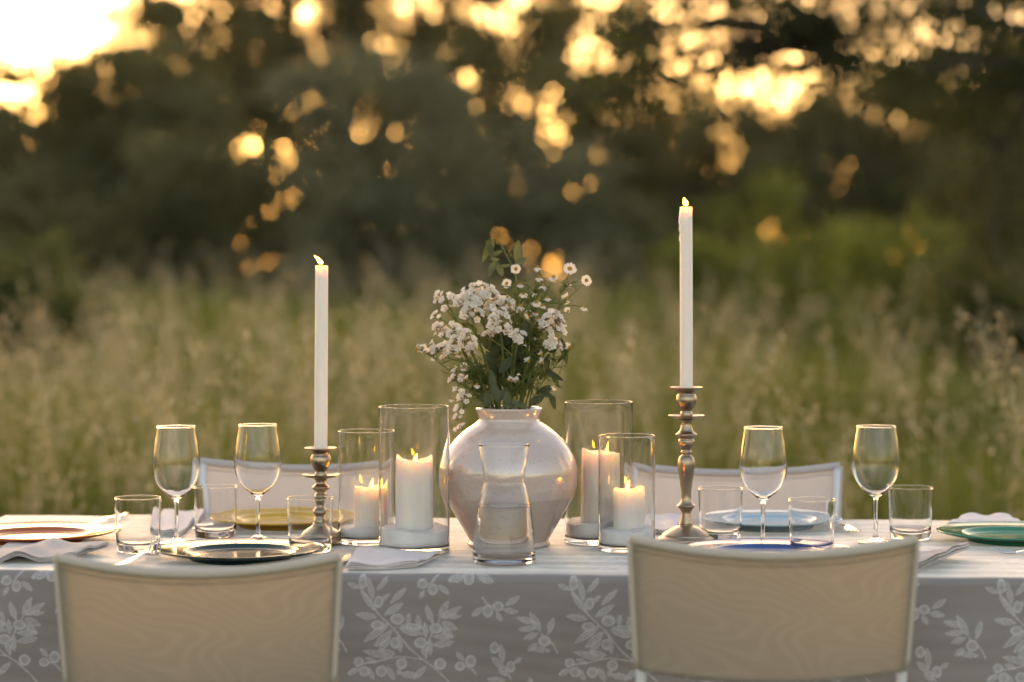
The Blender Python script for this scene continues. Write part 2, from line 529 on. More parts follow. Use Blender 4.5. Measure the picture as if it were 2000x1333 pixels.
def tree(name, label, base, centre, radii, clumps, clump_r, per, L, W, mat, trunk_r=0.16, group=None, cat='tree', shell=0.55, extra=None, droop=0.0, limb=1.0):
    """trunk and limbs that reach every clump; crown of leaf-sized faces in clumps"""
    global rng
    rng = np.random.default_rng(zlib.crc32(label.encode()))   # every tree grows from its own seed
    base, centre = Vector(base), Vector(centre)
    root = empty(name, base)
    tag(root, label, cat, group)
    cs = []
    while len(cs) < clumps:
        p = rng.normal(size=3); p /= np.linalg.norm(p)
        r = rng.uniform(shell, 1.0) ** 0.6 if rng.random() < 0.75 else rng.uniform(0.1, shell)
        q = p * r
        cs.append(np.array([centre.x + q[0]*radii[0], centre.y + q[1]*radii[1], centre.z + q[2]*radii[2]]))
    if extra: cs += [np.array(e) for e in extra]
    # crown
    C = []
    for c in cs:
        k = int(per * rng.uniform(0.5, 1.4)); rr = clump_r * rng.uniform(0.6, 1.25)
        p = rng.normal(size=(k, 3)) * np.array([rr, rr, rr * 0.75]) * 0.55
        C.append(c + p)
    C = np.concatenate(C) - np.array(base)
    V, F = leaf_quads(C, L, W, droop=droop)
    link('crown', quads_mesh('crown', V, F), mat, root)
    # trunk and limbs
    mb = MB()
    fork = Vector((centre.x, centre.y, max(base.z + 0.5, centre.z - radii[2] * 0.75))) - base
    bend = Vector((rng.uniform(-.15, .15), rng.uniform(-.15, .15), 0))
    mb.tube([Vector((0, 0, -.1)), fork * 0.3 + bend, fork * 0.65 - bend * .4, fork], [trunk_r * 1.35, trunk_r, trunk_r * .85, trunk_r * .75], 8)
    nl = 5 + int(clumps / 14)
    mains = []
    for k in range(nl):
        c = Vector(cs[rng.integers(len(cs))]) - base
        mid = fork.lerp(c, 0.5) + Vector((rng.uniform(-.2, .2), rng.uniform(-.2, .2), 0.15))
        mb.tube([fork, mid, c], [trunk_r * .5 * limb, trunk_r * .32 * limb, trunk_r * .1], 6, cap=False)
        mains.append((mid, c))
    for c in cs[::2]:
        c = Vector(c) - base
        m = min(mains, key=lambda q: (q[0] - c).length + (q[1] - c).length)
        a = m[0].lerp(m[1], 0.4)
        mb.tube([a, a.lerp(c, .5) + Vector((0, 0, .06)), c], [trunk_r * .16, trunk_r * .11, trunk_r * .05], 4, cap=False)
    mb.build('trunk', MATS['bark'], root, recalc=False)
    return root

FAR = 'trees along the far edge of the meadow'
def far_tree(px, top_py, Y, w, label, mat='olive_far', dens=1.0, low=0.35, clump_r=0.62, name='olive_tree', n=None, L=0.17, W=0.075):
    p = at(px, 528, Y)
    top = at(px, top_py, Y).z
    c = (p.x, Y, (top + low) / 2)
    rz = (top - low) / 2
    n = n or int(34 * dens * (w / 2.4) * (rz / 2.4) + 12)
    return tree(name, label, (p.x, Y, float(rise(Y)) - .1), c, (w, w * .8, rz), n, clump_r, 230, L, W, MATS[mat], 0.17, FAR)

far_tree(20, 80, 44, 2.4, 'low dark olive tree at the far left edge below the open sky', dens=1.5)
far_tree(190, 70, 47, 2.3, 'low dark olive tree under the lower rim of the bright sky gap', dens=1.5)
far_tree(290, 45, 45, 1.7, 'low rounded dark tree closing the right end of the bright sky gap', dens=1.5)
far_tree(365, -220, 50, 2.2, 'tall dark tree bordering the bright sky gap on its right', dens=1.05)
far_tree(500, -420, 54, 2.9, 'tall dark tree behind the flame of the shorter taper candle', dens=.8)
far_tree(680, -430, 52, 2.8, 'tall tree rising behind the pale grey-green olive tree', dens=.6)
far_tree(860, -430, 55, 2.9, 'tall tree whose top holds two large glowing sky gaps above the bouquet', dens=.6)
far_tree(1050, -420, 51, 2.7, 'tall dark tree directly above the flower bouquet', dens=.6)
far_tree(1215, 0, 48, 2.1, 'dark tree left of the taller taper candle flame', dens=.6)
far_tree(1370, 175, 50, 2.5, 'low round tree below the brightest gap in the leaves', dens=1.7)
far_tree(1540, 150, 47, 2.4, 'low dark tree behind the bright green bush', dens=1.7)
far_tree(1720, 90, 50, 2.4, 'dark tree between the green bush and the overhanging oak', dens=1.6)
far_tree(1890, 40, 46, 2.3, 'dark tree behind the trunk of the overhanging oak', dens=1.6)
far_tree(720, 110, 38, 2.1, 'pale grey-green olive tree with a rounded crown in mid meadow', 'olive_grey', dens=1.15, low=.7)
far_tree(1010, 250, 40, 1.9, 'grey-green olive tree behind the bouquet', 'olive_grey', dens=1.1, low=.6)
far_tree(400, 260, 41, 1.8, 'low bushy dark tree behind the shorter taper candle', dens=1.6, low=.3)
far_tree(120, 330, 40, 1.7, 'squat dark shrub-like tree under the orange glow on the far left', dens=1.7, low=.3)
far_tree(830, 390, 43, 1.5, 'low rounded shrub-like tree just left behind the bouquet', dens=1.6, low=.2)
far_tree(1190, 400, 43, 1.4, 'low rounded shrub-like tree just right behind the bouquet', dens=1.6, low=.2)
far_tree(640, 350, 44, 1.5, 'low rounded shrub-like tree right of the shorter taper flame', dens=1.5, low=.2)
far_tree(1990, 200, 43, 1.9, 'low dark tree at the far right edge under the oak', dens=1.5, low=.2)
# the tree line goes on past both edges of the view
for k, (px, top, Y_) in enumerate(((-170, 120, 46), (-390, 40, 49), (-640, -60, 47), (-900, -40, 50), (2190, -60, 48), (2430, -100, 50), (2680, -40, 48))):
    far_tree(px, top, Y_, 2.6, ['first', 'second', 'third', 'fourth', 'first', 'second', 'third'][k] + ' dark tree of the tree line beyond the ' + ('left' if px < 0 else 'right') + ' edge of the view', dens=1.2, low=.2)
# second row behind, seen only through the gaps of the first
for k, (px, top, w) in enumerate(((-60, 230, 3.0), (120, 215, 3.0), (430, -260, 3.0), (590, -330, 3.0), (770, -330, 3.0), (960, -330, 3.0), (1140, -200, 3.0), (1300, 200, 3.0), (1460, 245, 3.0), (1640, 240, 3.0), (1820, 120, 3.0), (2010, 0, 3.0))):
    far_tree(px, top, 64 + (k % 3) * 2, w, ['tree of the rear row showing dark through gaps on the far left', 'tree of the rear row under the bright sky gap', 'rear row tree between the sky gap and the shorter taper', 'rear row tree behind the shorter taper flame', 'rear row tree left of the bouquet', 'rear row tree behind the bouquet', 'rear row tree right of the bouquet', 'rear row tree left of the taller taper', 'rear row tree just right of the taller taper flame', 'rear row tree behind the bright green bush', 'rear row tree behind the overhanging oak branch', 'rear row tree behind the oak trunk at the far right'][k], dens=.36, low=.5, clump_r=.8, L=.24, W=.11)

# overhanging oak at the right
rng = np.random.default_rng(5)
oak_base = at(2090, 528, 19); oak_base.z = -.05
extra = []
for k in range(92):
    px = 1190 + 700 * (k / 91.0) + rng.uniform(-40, 40)
    py = rng.uniform(-70, 190) - 60 * math.sin((px - 1210) / 660 * math.pi) * rng.random()
    extra.append(tuple(at(px, py, 17.5 + rng.uniform(-1.5, 1.5))))
for k in range(22):
    extra.append(tuple(at(rng.uniform(1880, 2090), rng.uniform(-120, 130), 18.5 + rng.uniform(-1.2, 1.2))))
for k in range(44):
    extra.append(tuple(at(rng.uniform(1820, 2080), rng.uniform(-100, 560), 18.5 + rng.uniform(-1.2, 1.2))))
tree('oak_tree', 'dark oak with a thin leafy branch hanging across the bright sky', oak_base,
     (oak_base.x + .2, 19, 4.0), (1.3, 1.3, 1.5), 34, 0.36, 230, 0.052, 0.030, MATS['oak_leaf'], 0.2, extra=extra, limb=.35)

# bushes
def bush(px, top_py, Y, w, label, mat='bush_leaf', n=26, L=.09, W=.05):
    p = at(px, 528, Y); top = at(px, top_py, Y).z
    return tree('leafy_bush', label, (p.x, Y, -.05), (p.x, Y, top * .52), (w, w * .7, top * .46), n, .36, 170, L, W, MATS[mat], .05,
                'bushes at the edge of the meadow', 'bush', shell=.4)
bush(1560, 330, 27, 1.15, 'bright green bush in front of the dark trees beside the taller taper candle')
bush(1760, 420, 24, .95, 'smaller bright green bush under the overhanging oak')
bush(1420, 430, 29, .9, 'low green bush just behind the taller taper candle')
bush(40, 430, 22, .8, 'low green bush at the far left edge of the meadow', 'bush_soft')
bush(1960, 480, 20, .7, 'low green bush at the far right edge of the meadow', 'bush_soft')

# ------------------------------------------------------------------ setting: tall grass
rng = np.random.default_rng(21)
def build_grass():
    def scatter(n, y0, y1, power, margin):
        t = rng.random(n) ** power
        y = y0 + (y1 - y0) * t
        half = y * 1000 / FPX * 1.4 + margin
        x = rng.uniform(-1, 1, n) * half
        return x, y
    Vs, Fs = [], []
    base = 0
    def blades(x, y, h, w, lean):
        nonlocal base
        n = len(x)
        ang = rng.uniform(0, 2*np.pi, n)
        d = np.stack([np.cos(ang), np.sin(ang), np.zeros(n)], 1)
        s = np.stack([-np.sin(ang + rng.uniform(-.8, .8, n)), np.cos(ang), np.zeros(n)], 1)
        P = np.stack([x, y, rise(y) - .1], 1)
        rows = []
        for t, wt in ((0, 1.0), (.4, .9), (.75, .6), (1.0, .06)):
            c = P + d * (lean * h * t * t)[:, None] + np.array([0, 0, 1.0]) * (h * (t - .22 * lean * t * t))[:, None]
            rows += [c - s * (w * wt / 2)[:, None], c + s * (w * wt / 2)[:, None]]
        V = np.stack(rows, 1).reshape(-1, 3)
        k = np.arange(n) * 8 + base
        for q in (0, 2, 4):
            Fs.append(np.stack([k + q, k + q + 1, k + q + 3, k + q + 2], 1))
        Vs.append(V); base += 8 * n
    n = 56000
    x, y = scatter(n, 7.3, 17, 1.3, .8)
    blades(x, y, rng.uniform(.2, .82, n) * (.85 + .25 * np.sin(x * 2.1 + y)), rng.uniform(.003, .008, n), rng.uniform(.1, 1.1, n))
    n = 32000
    x, y = scatter(n, 14, 44, 1.2, 1.0)
    blades(x, y, rng.uniform(.3, .95, n) * (.85 + .25 * np.sin(x * .9 + y * .4)), rng.uniform(.010, .022, n), rng.uniform(.1, 1.0, n))
    g = link('grass', quads_mesh('grass', np.concatenate(Vs), np.concatenate(Fs)), MATS['grass_blade'])
    tag(g, 'tall green meadow grass behind the table', 'grass', kind='stuff')
    # wild oats: thin stems with hanging spikelets
    Vs2, Fs2 = [], []
    b2 = 0
    for (n, y0, y1, pw, hmin, hmax, sw, ns, sl, sp) in ((690, 7.4, 16, 1.2, .5, 1.3, .0030, 26, .034, .0125), (770, 14, 44, 1.15, .8, 1.35, .007, 9, .055, .024)):
        x, y = scatter(n * 3, y0, y1, pw, .8)
        drift = .5 + .5 * np.sin(x * 1.7 + 1.3 * np.sin(y * .8)) * np.sin(y * 1.1 + x * .6 + 1.0) - .10 * np.clip(x, 0, 3)
        keep = np.argsort(-(drift + rng.uniform(-.9, .9, n * 3)))[:n]
        x, y = x[keep], y[keep]
        h = rng.uniform(hmin, hmax, n)
        ang = rng.uniform(0, 2*np.pi, n); lean = rng.uniform(.05, .6, n)
        d = np.stack([np.cos(ang), np.sin(ang), np.zeros(n)], 1)
        P = np.stack([x, y, rise(y) - .1], 1)
        def cpt(t):
            return P + d * (lean * h * t ** 2.2)[:, None] + np.array([0, 0, 1.0]) * (h * t)[:, None]
        sx = np.array([1.0, 0, 0])
        rows = []
        for t in (0, .5, .8, 1.0):
            c = cpt(t)
            rows += [c - sx * sw / 2, c + sx * sw / 2]
        V = np.stack(rows, 1).reshape(-1, 3)
        k = np.arange(n) * 8 + b2
        for q in (0, 2, 4):
            Fs2.append(np.stack([k + q, k + q + 1, k + q + 3, k + q + 2], 1))
        Vs2.append(V); b2 += 8 * n
        for j in range(ns):
            t = .66 + .34 * (j + .5) / ns
            off = rng.normal(size=(n, 3)) * np.array([.046, .046, .018]) * (1.35 - 1.0 * (j / ns))
            c = cpt(t) + off
            V, F = leaf_quads(c, sl, sp, droop=.9)
            Vs2.append(V); Fs2.append(F + b2); b2 += len(V)
    g = link('wild_oats', quads_mesh('wild_oats', np.concatenate(Vs2), np.concatenate(Fs2)), MATS['oat_straw'])
    tag(g, 'straw coloured wild oat stalks with hanging seed heads in the meadow', 'grass', kind='stuff')
build_grass()

# ------------------------------------------------------------------ table and cloth
FL, FR_ = on_table(60, 1116), on_table(1960, 1130)
BLc = on_table(16, 1005)
ex = (FR_ - FL); ex.z = 0; ex.normalize()          # along the front edge
ey = Vector((-ex.y, ex.x, 0))                       # towards the back
yaw = math.atan2(ex.y, ex.x)
depth = (BLc - FL).dot(ey)
x_left = (BLc - FL).dot(ex)
TABLE_LEN, CLOTH_T = 2.46, 0.004
t_origin = FL + ex * x_left                         # front-left corner of the cloth's top
t_origin.z = 0.0
def tbl(u, v, z=TZ):                                # metres along the table
    p = t_origin + ex * u + ey * v
    return Vector((p.x, p.y, z))

def weave_tile():
    """olive sprigs of the damask, drawn into a tile (value 0..1)"""
    S = 0.287                                        # mm per drawing unit
    TWd, THt = 1331.0, 1010.0
    step = 0.8 / S
    W, H = int(TWd / step), int(THt / step)
    img = np.zeros((H, W), np.float32)
    gx, gy = np.meshgrid(np.arange(W) * step, np.arange(H) * step)
    def wrap(dx, period): return (dx + period / 2) % period - period / 2
    def leaf(x0, y0, x1, y1, w):
        cx, cy_ = (x0 + x1) / 2, (y0 + y1) / 2
        L = math.hypot(x1 - x0, y1 - y0); ax, ay = (x1 - x0) / L, (y1 - y0) / L
        dx, dy = wrap(gx - cx, TWd), wrap(gy - cy_, THt)
        t = (dx * ax + dy * ay) / L + .5; s = -dx * ay + dy * ax
        hw = w / 2 * np.sin(np.clip(t, 0, 1) * np.pi) ** .75
        ins = (t > 0) & (t < 1) & (np.abs(s) < hw)
        e = np.abs(s) / np.maximum(hw, 1e-3)
        val = .28 + .55 * (e > .68) + .45 * (np.abs(s) < 2.6) + .16 * np.sin((s * .9 + t * L * .35))
        img[ins] = np.maximum(img[ins], val[ins])
    def olive(cx, cy_, rx, ry):
        dx, dy = wrap(gx - cx, TWd), wrap(gy - cy_, THt)
        q = np.sqrt((dx / rx) ** 2 + (dy / ry) ** 2)
        ins = q < 1
        val = .30 + .60 * (q > .76) + .25 * ((q > .45) & (q < .62)) + .1 * np.sin(dx * .5 + dy * .3)
        img[ins] = val[ins]
    def stem(*pts, w=7):
        for (x0, y0), (x1, y1) in zip(pts[:-1], pts[1:]):
            L = math.hypot(x1 - x0, y1 - y0); ax, ay = (x1 - x0) / L, (y1 - y0) / L
            dx, dy = wrap(gx - (x0 + x1) / 2, TWd), wrap(gy - (y0 + y1) / 2, THt)
            t = dx * ax + dy * ay; s = -dx * ay + dy * ax
            ins = (np.abs(t) < L / 2 + w / 2) & (np.abs(s) < w / 2)
            img[ins] = .85
    for a in ((180,300,100,262,32),(265,365,235,240,38),(285,310,360,235,32),(300,390,368,330,28),(372,392,478,290,36),(290,445,185,310,40),
              (335,465,455,390,42),(290,480,155,462,42),(365,520,205,635,46),(390,560,270,665,46),(375,600,300,695,42),(420,590,440,700,36),
              (430,545,580,590,46),(440,530,590,545,38),(485,530,490,450,32),(560,560,545,460,36),(600,610,590,510,32),(640,520,600,400,38),
              (680,490,740,370,42),(690,490,828,405,38),(700,480,825,468,30),(690,505,795,555,46),(690,545,770,600,38),(640,600,778,605,36),
              (640,655,778,635,42),(625,720,620,610,34),(600,745,575,650,32),(410,715,310,690,36),(390,735,200,690,42),(290,765,215,735,32),
              (180,800,105,840,36),(240,800,270,878,32),(355,790,400,878,38),(440,800,415,845,28),(560,850,430,835,40),(600,790,520,870,36),
              (675,270,745,330,36),(590,305,558,365,28),(960,410,888,470,36),(1100,400,1188,340,38),(1085,425,1182,440,36),(1040,440,1078,497,32),
              (840,760,790,700,32),(1325,565,1255,440,46),(1300,510,1170,475,38),(1300,540,1180,552,36),(1310,570,1215,612,38),(1370,580,1405,470,38),
              (1300,640,1240,690,38),(1390,685,1260,672,36),(1085,770,1070,640,38),(1090,800,1010,730,42),(1150,770,1202,733,30),(1110,850,1055,800,32),
              (980,870,1100,878,34),(850,232,735,250,32),(915,225,1025,255,34),(1000,980,1090,905,38),(860,940,960,985,36),(760,930,660,985,38),
              (1240,880,1330,960,40),(1270,870,1190,960,36),(430,930,330,990,38),(480,920,560,985,38)):
        leaf(*a)
    stem((185,295),(290,450),(400,555),(490,670),(570,740),(640,790),(725,870),(770,930))
    stem((570,745),(430,725),(300,755),(190,775),(110,830)); stem((600,740),(610,650),(640,570),(685,490)); stem((620,265),(680,225))
    stem((955,350),(985,390),(1020,405)); stem((850,790),(890,810),(915,840)); stem((1325,570),(1350,600),(1400,640),(1431,700)); stem((1090,790),(1135,870))
    stem((1250,860),(1340,1000)); stem((450,900),(520,1000))
    for a in ((200,262,26,36),(300,383,27,36),(418,490,42,34),(293,528,40,28),(405,640,30,34),(660,548,38,32),(565,640,40,32),(688,775,36,36),
              (175,760,30,28),(210,820,32,32),(318,820,34,34),(445,772,34,34),(578,270,34,26),(642,300,30,36),(990,435,32,38),(1055,405,34,30),
              (812,790,32,28),(880,757,34,38),(1347,622,38,34),(1030,670,28,36),(1132,790,28,36),(870,238,32,34),(1000,930,34,34),(1225,930,32,36),(390,950,32,32)):
        olive(*a)
    return img, TWd * S / 1000, THt * S / 1000
WEAVE, WTW, WTH = weave_tile()
def weave(a, b):
    """a metres along the cloth, b metres across it (tiled, bilinear)"""
    H, W = WEAVE.shape
    fx = (a / WTW % 1.0) * W; fy = (b / WTH % 1.0) * H
    x0 = np.floor(fx).astype(int); y0 = np.floor(fy).astype(int)
    tx, ty = fx - x0, fy - y0
    x1, y1 = (x0 + 1) % W, (y0 + 1) % H; x0 %= W; y0 %= H
    return (WEAVE[y0, x0]*(1-tx)*(1-ty) + WEAVE[y0, x1]*tx*(1-ty) + WEAVE[y1, x0]*(1-tx)*ty + WEAVE[y1, x1]*tx*ty)

def build_table():
    root = empty('dining_table', tbl(TABLE_LEN / 2, depth / 2, 0), yaw)
    tag(root, 'long wooden dining table hidden under the patterned cloth', 'table')
    mb = MB().box((0, 0, TZ - CLOTH_T - .016), (TABLE_LEN - .02, depth - .02, .03))
    mb.build('table_top', MATS['wood'], root, smooth=False)
    for sx in (-1, 1):
        for sy in (-1, 1):
            MB().box((sx * (TABLE_LEN/2 - .12), sy * (depth/2 - .1), (TZ - .036) / 2), (.07, .07, TZ - .038)).build('leg', MATS['wood'], root, smooth=False)
    # cloth: a strip from the back hem over the top down to the front hem, plus the two end drops
    r, drop = .014, .34
    def section():
        pts = []                                     # (v, z, b): across, height, running length from the front edge
        pts += [(0 - .002 - .004 * math.sin(b * 9), TZ - r - b, b + r * .8) for b in (.34, .31, .28, .255)]
        nb = 132
        pts += [(-.0, TZ - r - b, b + r * .8) for b in np.linspace(.235, 0, nb)]
        for k in range(1, 7):
            a = k / 6 * math.pi / 2
            pts.append((r - r * math.cos(a), TZ - r + r * math.sin(a), r * .8 * (1 - k / 6)))
        for v in np.linspace(r, depth - r, 190)[1:]:
            pts.append((v, TZ, -(v - r)))
        for k in range(1, 7):
            a = k / 6 * math.pi / 2
            pts.append((depth - r + r * math.sin(a), TZ - r + r * math.cos(a), -(depth - 2 * r) - r * k / 6))
        for b in np.linspace(0.03, drop, 12):
            pts.append((depth, TZ - r - b, -(depth - r) - b))
        return np.array(pts)
    S = section()
    u_ref = (on_table(671, 1128) - t_origin).dot(ex)
    o2 = np.array(t_origin); e1 = np.array(ex); e2 = np.array(ey)
    n_front = 4 + 132 + 7                            # rows of the front drop and its rounded edge
    Vall, Fall, Wall, off = [], [], [], 0
    for rows, nu in ((np.arange(0, n_front), int(TABLE_LEN / .0018)), (np.arange(n_front - 1, len(S)), int(TABLE_LEN / .006))):
        U, Kx = np.meshgrid(np.linspace(0, TABLE_LEN, nu), rows)
        v, z, b = S[:, 0][Kx], S[:, 1][Kx], S[:, 2][Kx]
        # relief: soft ripples on the drop, faint creases on the top
        dropw = np.clip((TZ - .004 - z) / .08, 0, 1)
        rip = (.0030*np.sin(U*5.1+1) + .0022*np.sin(U*11.3 + z*9) + .0005*np.sin(z*70 + 3.2*np.sin(U*2.1) + U*5) + .0003*np.sin(z*190 + 4*np.sin(U*4.7)+U*9) + .0016*np.sin(U*23 + 2*np.sin(z*13 + U*3))*np.sin(z*19 + U*2.3))
        front = (v < depth / 2)
        v2 = v + np.where(front, -1, 1) * dropw * (.004 + rip + .022 * np.clip((TZ - z) / .3, 0, 1) * np.sin(U * 9.7 + 1.5 * np.sin(U * 3.3)))
        topw = 1 - np.clip((TZ - z) / .004, 0, 1)
        z2 = z + topw * (.0006*np.sin(v*38 + 1.5*np.sin(U*2.3)) + .0005*np.sin(v*90 + U*3) + .0004*np.sin(U*31 + v*11)
                         + .0014*np.exp(-((v - depth*.36 - .012*np.sin(U*6))/.004)**2))
        V = o2 + U.ravel()[:, None]*e1 + v2.ravel()[:, None]*e2
        V[:, 2] = z2.ravel()
        i, j = np.meshgrid(np.arange(len(rows) - 1), np.arange(nu - 1), indexing='ij')
        a = (i * nu + j).ravel() + off
        Fall.append(np.stack([a, a + 1, a + nu + 1, a + nu], 1)); Vall.append(V); off += len(V)
        # drawing x=100 sits at photo x=671 on the front drop
        Wall.append(weave(U + (100*.287/1000 - u_ref), b + 215*.287/1000).ravel())
    me = quads_mesh('tablecloth', np.concatenate(Vall), np.concatenate(Fall), True)
    at_ = me.attributes.new('weave', 'FLOAT', 'POINT')
    at_.data.foreach_set('value', np.clip(np.concatenate(Wall), 0, 1).astype(np.float32))
    cl = link('tablecloth', me, MATS['damask'])
    tag(cl, 'pale grey damask tablecloth woven with white olive branches', 'tablecloth')
    for s, u0 in ((-1, 0.0), (1, TABLE_LEN)):
        n1, n2 = 160, 60
        vv, bb = np.meshgrid(np.linspace(0.0, depth, n1), np.linspace(0, drop, n2))
        uu = u0 + s * (r * np.sin(np.clip(bb / r, 0, 1) * np.pi / 2) * 1.0 + .006 * np.clip(bb/.1, 0, 1) * (1 + np.sin(vv * 17)))
        zz = TZ - .0008 - np.where(bb < r, r * (1 - np.cos(bb / r * np.pi / 2)), bb)
        V = o2 + uu.ravel()[:, None]*e1 + vv.ravel()[:, None]*e2
        V[:, 2] = zz.ravel()
        i, j = np.meshgrid(np.arange(n2 - 1), np.arange(n1 - 1), indexing='ij')
        a = (i * n1 + j).ravel()
        me = quads_mesh('end_drop', V, np.stack([a, a+1, a+n1+1, a+n1], 1), True)
        val = weave(vv + .1, bb)
        at_ = me.attributes.new('weave', 'FLOAT', 'POINT')
        at_.data.foreach_set('value', np.clip(val, 0, 1).astype(np.float32).ravel())
        link('end_drop', me, MATS['damask'], cl)
build_table()

# ------------------------------------------------------------------ chairs
def make_chair(loc, rz, label, fabric, tint=None):
    """tubular chair with fabric sling seat and back; local +Y is the way the sitter faces"""
    root = empty('sling_chair', loc, rz)
    tag(root, label, 'chair', 'sling chairs round the table')
    TOP, BOT, SEAT, W = .864, .650, .45, .452
    fr = MATS['white_metal']
    def pw(z):                                       # half width of the posts at height z
        return (W / 2) * (1 - .055 * max(0.0, (TOP - z)) / (TOP - BOT) * (1 if z > BOT else (TOP - BOT) / (TOP - z)))
    def py_(z):                                      # recline
        return -.05 * (z - SEAT) / (TOP - SEAT) if z > SEAT else -.07 * (SEAT - z) / SEAT
    for s in (-1, 1):
        pts = [(s * pw(z), py_(z), z) for z in (0, .2, .45, .55, BOT, .75, TOP - .006)]
        MB().tube(pts, .0085, 10).build('leg', fr, root)
        fl = [(s * .215, .40, 0), (s * .215, .385, .2), (s * .215, .37, SEAT - .02), (s * .212, .35, SEAT - .004)]
        MB().tube(fl, .0085, 10).build('leg', fr, root)
    sf = MB()
    for s in (-1, 1):
        sf.tube([(s * pw(.45), .0, SEAT), (s * .215, .18, SEAT + .006), (s * .212, .36, SEAT)], .0085, 10)
    sf.tube([(-.212, .36, SEAT), (0, .37, SEAT - .012), (.212, .36, SEAT)], .0075, 8)
    sf.tube([(-pw(.45), 0, SEAT - .03), (0, -.01, SEAT - .045), (pw(.45), 0, SEAT - .03)], .0075, 8)
    sf.build('seat_frame', fr, root)
    nu, nv = 36, 16
    def sheet(fn, name, thick):
        V = [fn(-1 + 2*i/nu, j/nv) for j in range(nv + 1) for i in range(nu + 1)]
        F = [(j*(nu+1)+i, j*(nu+1)+i+1, (j+1)*(nu+1)+i+1, (j+1)*(nu+1)+i) for j in range(nv) for i in range(nu)]
        o = MB().add(V, F).build(name, fabric, root, recalc=False)
        return o
    def back(u, v):
        z0 = BOT + (TOP - BOT) * v
        q = 1 - u * u
        return Vector((u * (pw(z0) + .004), py_(z0) - .012 - .05 * q * (0.85 + .15 * v), z0 - q * (.012 + .009 * v)))
    bk = sheet(back, 'backrest', .001)
    # rolled hems of the back
    hem = MB()
    N = 40
    hem.tube([back(-1 + 2*i/N, 1.0) + Vector((0, 0.004, .001)) for i in range(N + 1)], .0085, 12)
    hem_mat = MATS['hem'] if fabric is MATS['sling_fabric'] else fabric
    hem.build('top_hem', hem_mat, bk)
    sm_ = MB(); sm_.tube([back(-1 + 2*i/N, .925) + Vector((0, -.0006, 0)) for i in range(N + 1)], .0012, 6)
    sm_.build('seam', fabric, bk)
    h2 = MB(); h2.tube([back(-1 + 2*i/N, 0.0) + Vector((0, .002, 0)) for i in range(N + 1)], .0035, 8)
    h2.build('lower_hem', fabric, bk)
    for s in (-1, 1):
        MB().tube([back(s, j/10) + Vector((0, .010, 0)) for j in range(11)], .0085, 10).build('side_hem', hem_mat, bk)
    def seat(u, v):
        q = 1 - u * u
        return Vector((u * .214, .01 + .35 * v, SEAT + .008 - .022 * q - .006 * math.sin(v * math.pi)))
    sheet(seat, 'seat', .001)
    return root

def chair_at(lx, ly, rx, ry, front, label, fabric):
    """place a chair from its two upper back corners in the photo (left, right), 0.47 m apart"""
    D = .47 * FPX / (rx - lx)
    pl, pr = at(lx, ly, D), at(rx, ry, D)
    mid = (pl + pr) / 2
    z = mid.z - .864
    rz = 0.0 if front else math.pi
    back_off = Vector((0, .062 if front else -.062, 0))
    return make_chair(Vector((mid.x, mid.y, z)) + back_off, rz + (0.03 if front and lx < 500 else (-.02 if front else 0)), label, fabric)
chair_at(103, 1090, 664, 1090, True, 'tan mesh-backed chair drawn up before the dark green plate', MATS['sling_fabric'])
chair_at(1229, 1055, 1797, 1056, True, 'tan mesh-backed chair drawn up before the blue plate', MATS['sling_fabric'])
chair_at(388, 903, 795, 900, False, 'white sling chair behind the mustard yellow plate', MATS['sling_white'])
chair_at(1237, 909, 1643, 913, False, 'white sling chair behind the pale blue plate', MATS['sling_white'])

# ------------------------------------------------------------------ plates
def plate_mesh(rad):
    r = rad
    prof = [(0, .0085), (r*.52, .0085), (r*.60, .0095), (r*.655, .0140), (r*.685, .0163), (r*.72, .0168), (r*.86, .0183), (r*.965, .0208), (r*.992, .0220), (r, .0210),
            (r*.985, .0182), (r*.86, .0135), (r*.70, .0095), (r*.63, .0055), (r*.60, .0005), (r*.575, 0), (r*.56, .0015), (0, .0018)]
    top = spline(prof[:9], 4); bot = spline(prof[9:], 3)
    return MB().lathe(top + bot, 96).mesh('plate', True, 50)
PLATE = plate_mesh(.1585)
def plate(px, py, label, mat, Y=None, s=1.0):
    """px, py: centre of the rim ellipse in the photo"""
    p = on_table(px, py, TZ + .0215) if Y is None else at(px, py, Y)
    me = PLATE.copy(); me.materials.clear(); me.materials.append(MATS[mat])
    o = link('plate', me)
    o.location = (p.x, p.y, TZ + .0012); o.scale = (s, s, s)
    o.rotation_euler[2] = rng.uniform(0, 6)
    return tag(o, label, 'plate', 'dinner plates on the table')
plate(72, 1037, 'terracotta orange plate on the far left of the table', 'plate_terracotta')
plate(470, 1071, 'dark green plate reflecting the sky at the front edge of the table', 'plate_dark_green')
plate(554, 1009, 'mustard yellow plate behind the wine glasses and shorter candlestick', 'plate_mustard')
plate(1504, 1011, 'pale blue plate behind the tumblers near the white chair', 'plate_pale_blue', s=.97)
plate(1500, 1072, 'cobalt blue plate mostly hidden by the chair back in front', 'plate_blue')
plate(1984, 1037, 'sea green plate on the far right of the table', 'plate_green')

